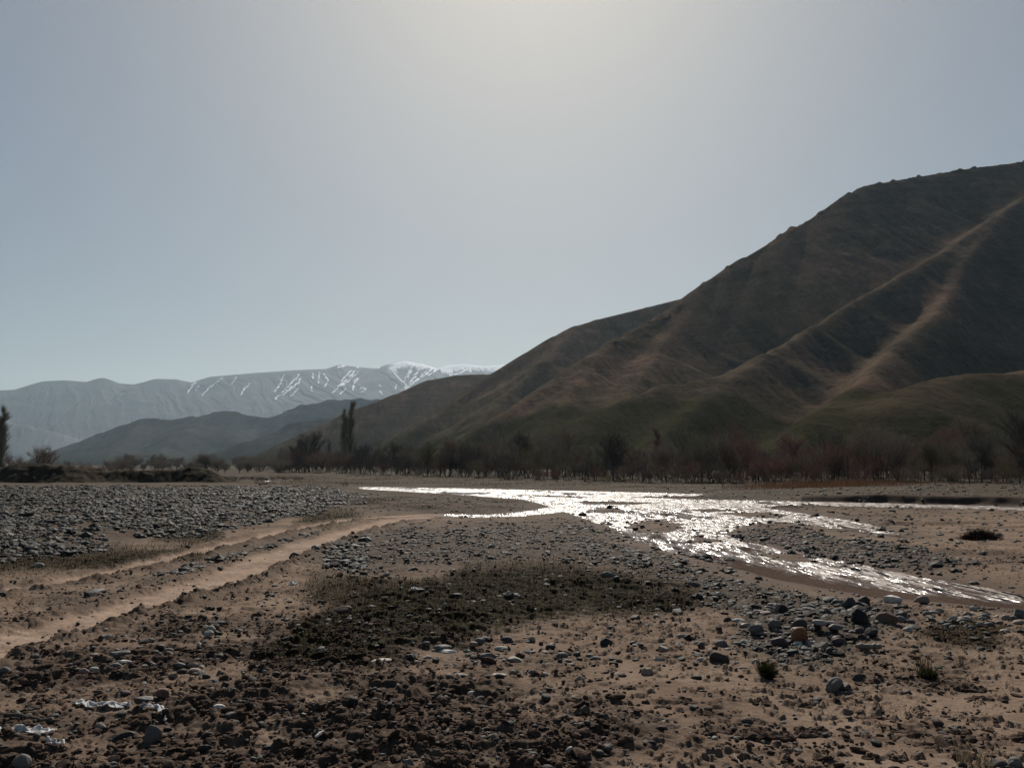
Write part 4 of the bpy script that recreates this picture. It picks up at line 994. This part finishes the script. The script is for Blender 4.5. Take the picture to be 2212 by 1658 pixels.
# two rows of trees, then a fringe of shrubs
for row, (n, dm, lo) in enumerate([(66, 1.0, .75), (60, 1.28, .95), (40, 1.6, 1.0)]):
    for k in range(n):
        x = 575 + (k + r_.uniform(.1, .9)) * (2290 - 575) / n
        Y = np.interp(x, XB, YB) * dm * r_.uniform(1.0, 1.12)
        top = np.interp(x, XT, YT); yb = 1003 + EYE * FO / Y
        top = yb - (yb - top) * (r_.uniform(.42, .72) if r_.uniform() < .6 else r_.uniform(.7, 1.06))
        kd = r_.choice(['poplar', 'round', 'shrub'], p=[.06, .50, .44])
        red = 1560 < x < 1960
        ti = r_.choice(['grey', 'brown', 'olive', 'dark', 'red'], p=[.3, .2, .2, .2, .1] if not red else [.15, .15, .1, .1, .5])
        nm, lb = KN[kd]
        tree(kd, int(r_.integers(2)), ti, x, top, Y, nm, f'{dict(grey="grey", brown="brown", olive="olive", dark="dark", red="reddish")[ti]} {lb} {zone_of(x)}', 'shrub' if kd == 'shrub' else 'tree', 'bare trees of the riverside wood', r_.uniform(.9, 1.35) if kd == 'poplar' else r_.uniform(.8, 1.1))
for k in range(170):
    x = 620 + (k + r_.uniform(.1, .9)) * (2290 - 620) / 170
    Y = np.interp(x, XB, YB) * r_.uniform(.92, 1.15); yb = 1003 + EYE * FO / Y
    red = 1600 < x < 1960
    ti = 'red' if red and r_.uniform() < .7 else r_.choice(['brown', 'dark', 'olive', 'red'], p=[.35, .35, .15, .15])
    tree('shrub', int(r_.integers(2)), ti, x, yb - r_.uniform(16, 66) * (1.4 if red else 1), Y, 'bare_shrub', f'low front {dict(brown="brown", olive="olive", dark="dark", red="reddish")[ti]} shrub {zone_of(x)}', 'shrub', 'shrubs along the front of the wood', r_.uniform(1.0, 1.6))
# trees that stand out
tree('round', 0, 'dark', 668, 918, 172, 'bare_tree', 'big round dark tree at the foot of the farthest dark slope', 'tree', None, .95)
tree('round', 1, 'dark', 640, 945, 176, 'bare_tree', 'smaller dark tree against the left side of the big round dark tree', 'tree', None, .9)
tree('poplar', 0, 'olive', 742, 875, 240, 'bare_poplar', 'shorter of the two tall poplars at the foot of the farthest slope', 'tree', 'tall poplars at the foot of the slope', .8)
tree('poplar', 1, 'olive', 757, 858, 240, 'bare_poplar', 'taller of the two tall poplars at the foot of the farthest slope', 'tree', 'tall poplars at the foot of the slope', .8)
tree('poplar', 0, 'grey', 2, 868, 86, 'bare_poplar', 'tall bare poplar cut off by the left edge behind the earth bank', 'tree', None, 1.1)
tree('round', 1, 'brown', 92, 952, 92, 'bare_tree', 'rounded brown tree behind the left end of the earth bank', 'tree', None, 1.25)
tree('shrub', 0, 'yellow', 1308, 1022, 73, 'bare_shrub', 'yellowish dome shaped shrub alone in front of the wood', 'shrub', None, 2.2)
tree('shrub', 1, 'brown', 1560, 1005, 70, 'bare_shrub', 'rounded rusty shrub in front of the wood below the middle spur', 'shrub', None, 1.2)
tree('shrub', 0, 'dark', 745, 1037, 66, 'bare_shrub', 'small dark shrub at the near end of the river upstream', 'shrub', None, 1.6)
for k, (x, yt, Y, xw) in enumerate([(20,968,90,1.2),(45,975,88,1.2),(130,982,90,1.5),(165,990,92,1.5),(205,992,95,1.6),(250,988,100,1.5),(-20,965,88,1.2),(-60,960,90,1.2)]):
    tree('shrub', k % 2, 'brown' if k % 3 else 'red', x, yt, Y, 'bare_shrub', 'brown bare shrub behind the dark earth bank', 'shrub', 'shrubs behind the earth bank', xw)
for k in range(50):
    x = r_.uniform(240, 640); Y = r_.uniform(150, 260)
    tree('shrub' if k % 2 else 'round', k % 2, 'grey', x, 1000 - r_.uniform(2, 26), Y, 'bare_shrub' if k % 2 else 'bare_tree', 'hazy grey tree on the valley floor beyond the earth bank' if k % 2 == 0 else 'hazy grey bush on the valley floor beyond the earth bank', 'tree' if k % 2 == 0 else 'shrub', 'hazy trees on the valley floor', 1.7)
for k in range(16):
    x = 465 + k * 12 + r_.uniform(-4, 4); Y = r_.uniform(82, 92)
    tree('shrub', k % 2, 'dark', x, 1026 + r_.uniform(-3, 6), Y, 'bare_shrub', 'low dark shrub in the line beyond the gravel field', 'shrub', 'dark shrubs beyond the gravel field', 2.6)

# reddish bush on the sand bar
def bush(x, y, wpx, hpx, label):
    X0, Y0 = gp(x, y); z0 = float(terrain(np.array([X0]), np.array([Y0]))[0][0]); sl = Y0 / FO
    w = wpx * sl / 2; H = hpx * sl; n = 1500
    S = np.stack([rng.normal(0, .32, n) * w, rng.normal(0, .22, n) * w, np.zeros(n)], 1); S[:, 2] = H * .35 * np.exp(-(S[:, 0] / (.5 * w)) ** 2) * rng.uniform(0, 1, n)
    D = np.stack([rng.normal(.15, .8, n) + S[:, 0] / w, rng.normal(0, .5, n), rng.uniform(.1, 1.1, n)], 1); D /= np.linalg.norm(D, axis=1)[:, None]
    E = S + D * (H * rng.uniform(.3, .85, n) * np.exp(-(S[:, 0] / (.75 * w)) ** 2))[:, None]; E[:, 2] = np.minimum(np.maximum(E[:, 2], .01), H)
    A = np.cross(D, rng.normal(size=(n, 3))); A /= np.linalg.norm(A, axis=1)[:, None]; B = np.cross(D, A); q = .006
    V = np.stack([S + A * q, S - A * q * .5 + B * q, S - A * q * .5 - B * q, E], 1).reshape(-1, 3); b = (np.arange(n) * 4)[:, None]
    F = np.concatenate([b + np.array([[0, 1, 3]]), b + np.array([[1, 2, 3]]), b + np.array([[2, 0, 3]])])
    T = np.repeat(gcol(n, [(.055,.026,.022),(.04,.022,.018),(.03,.028,.016)]), 4, 0)
    return tag(obj('dry_bush', make_mesh('dry_bush', V, F, M['twig'], False, dict(tint=T)), None, (X0, Y0, z0 - .02)), label, 'bush')
bush(2118, 1158, 118, 34, 'dark reddish bush lying on the sand bar at right')

# small white house far up the valley
hx, hy, hzv = at(534, 1003, 420)
hut = tag(empty('white_house', (hx, hy, 0)), 'tiny white house far up the valley', 'house')
def bm(name, lo, hi, m, par): return obj(name, box_mesh(name, lo, hi, M[m]), par)
bm('wall', (-1.3, -1.2, 0), (1.3, 1.2, 3.2), 'white', hut)
V = [(-1.5,-1.4,3.203),(1.5,-1.4,3.203),(1.5,1.4,3.203),(-1.5,1.4,3.203),(-1.5,0,4.0),(1.5,0,4.0)]
me = bpy.data.meshes.new('roof'); me.from_pydata(V, [], [(0,1,5,4),(2,3,4,5),(0,4,3),(1,2,5),(0,3,2,1)]); me.materials.append(M['roof']); obj('roof', me, hut)
bm('window', (-.35, -1.23, 1.3), (.35, -1.19, 2.2), 'dark', hut)
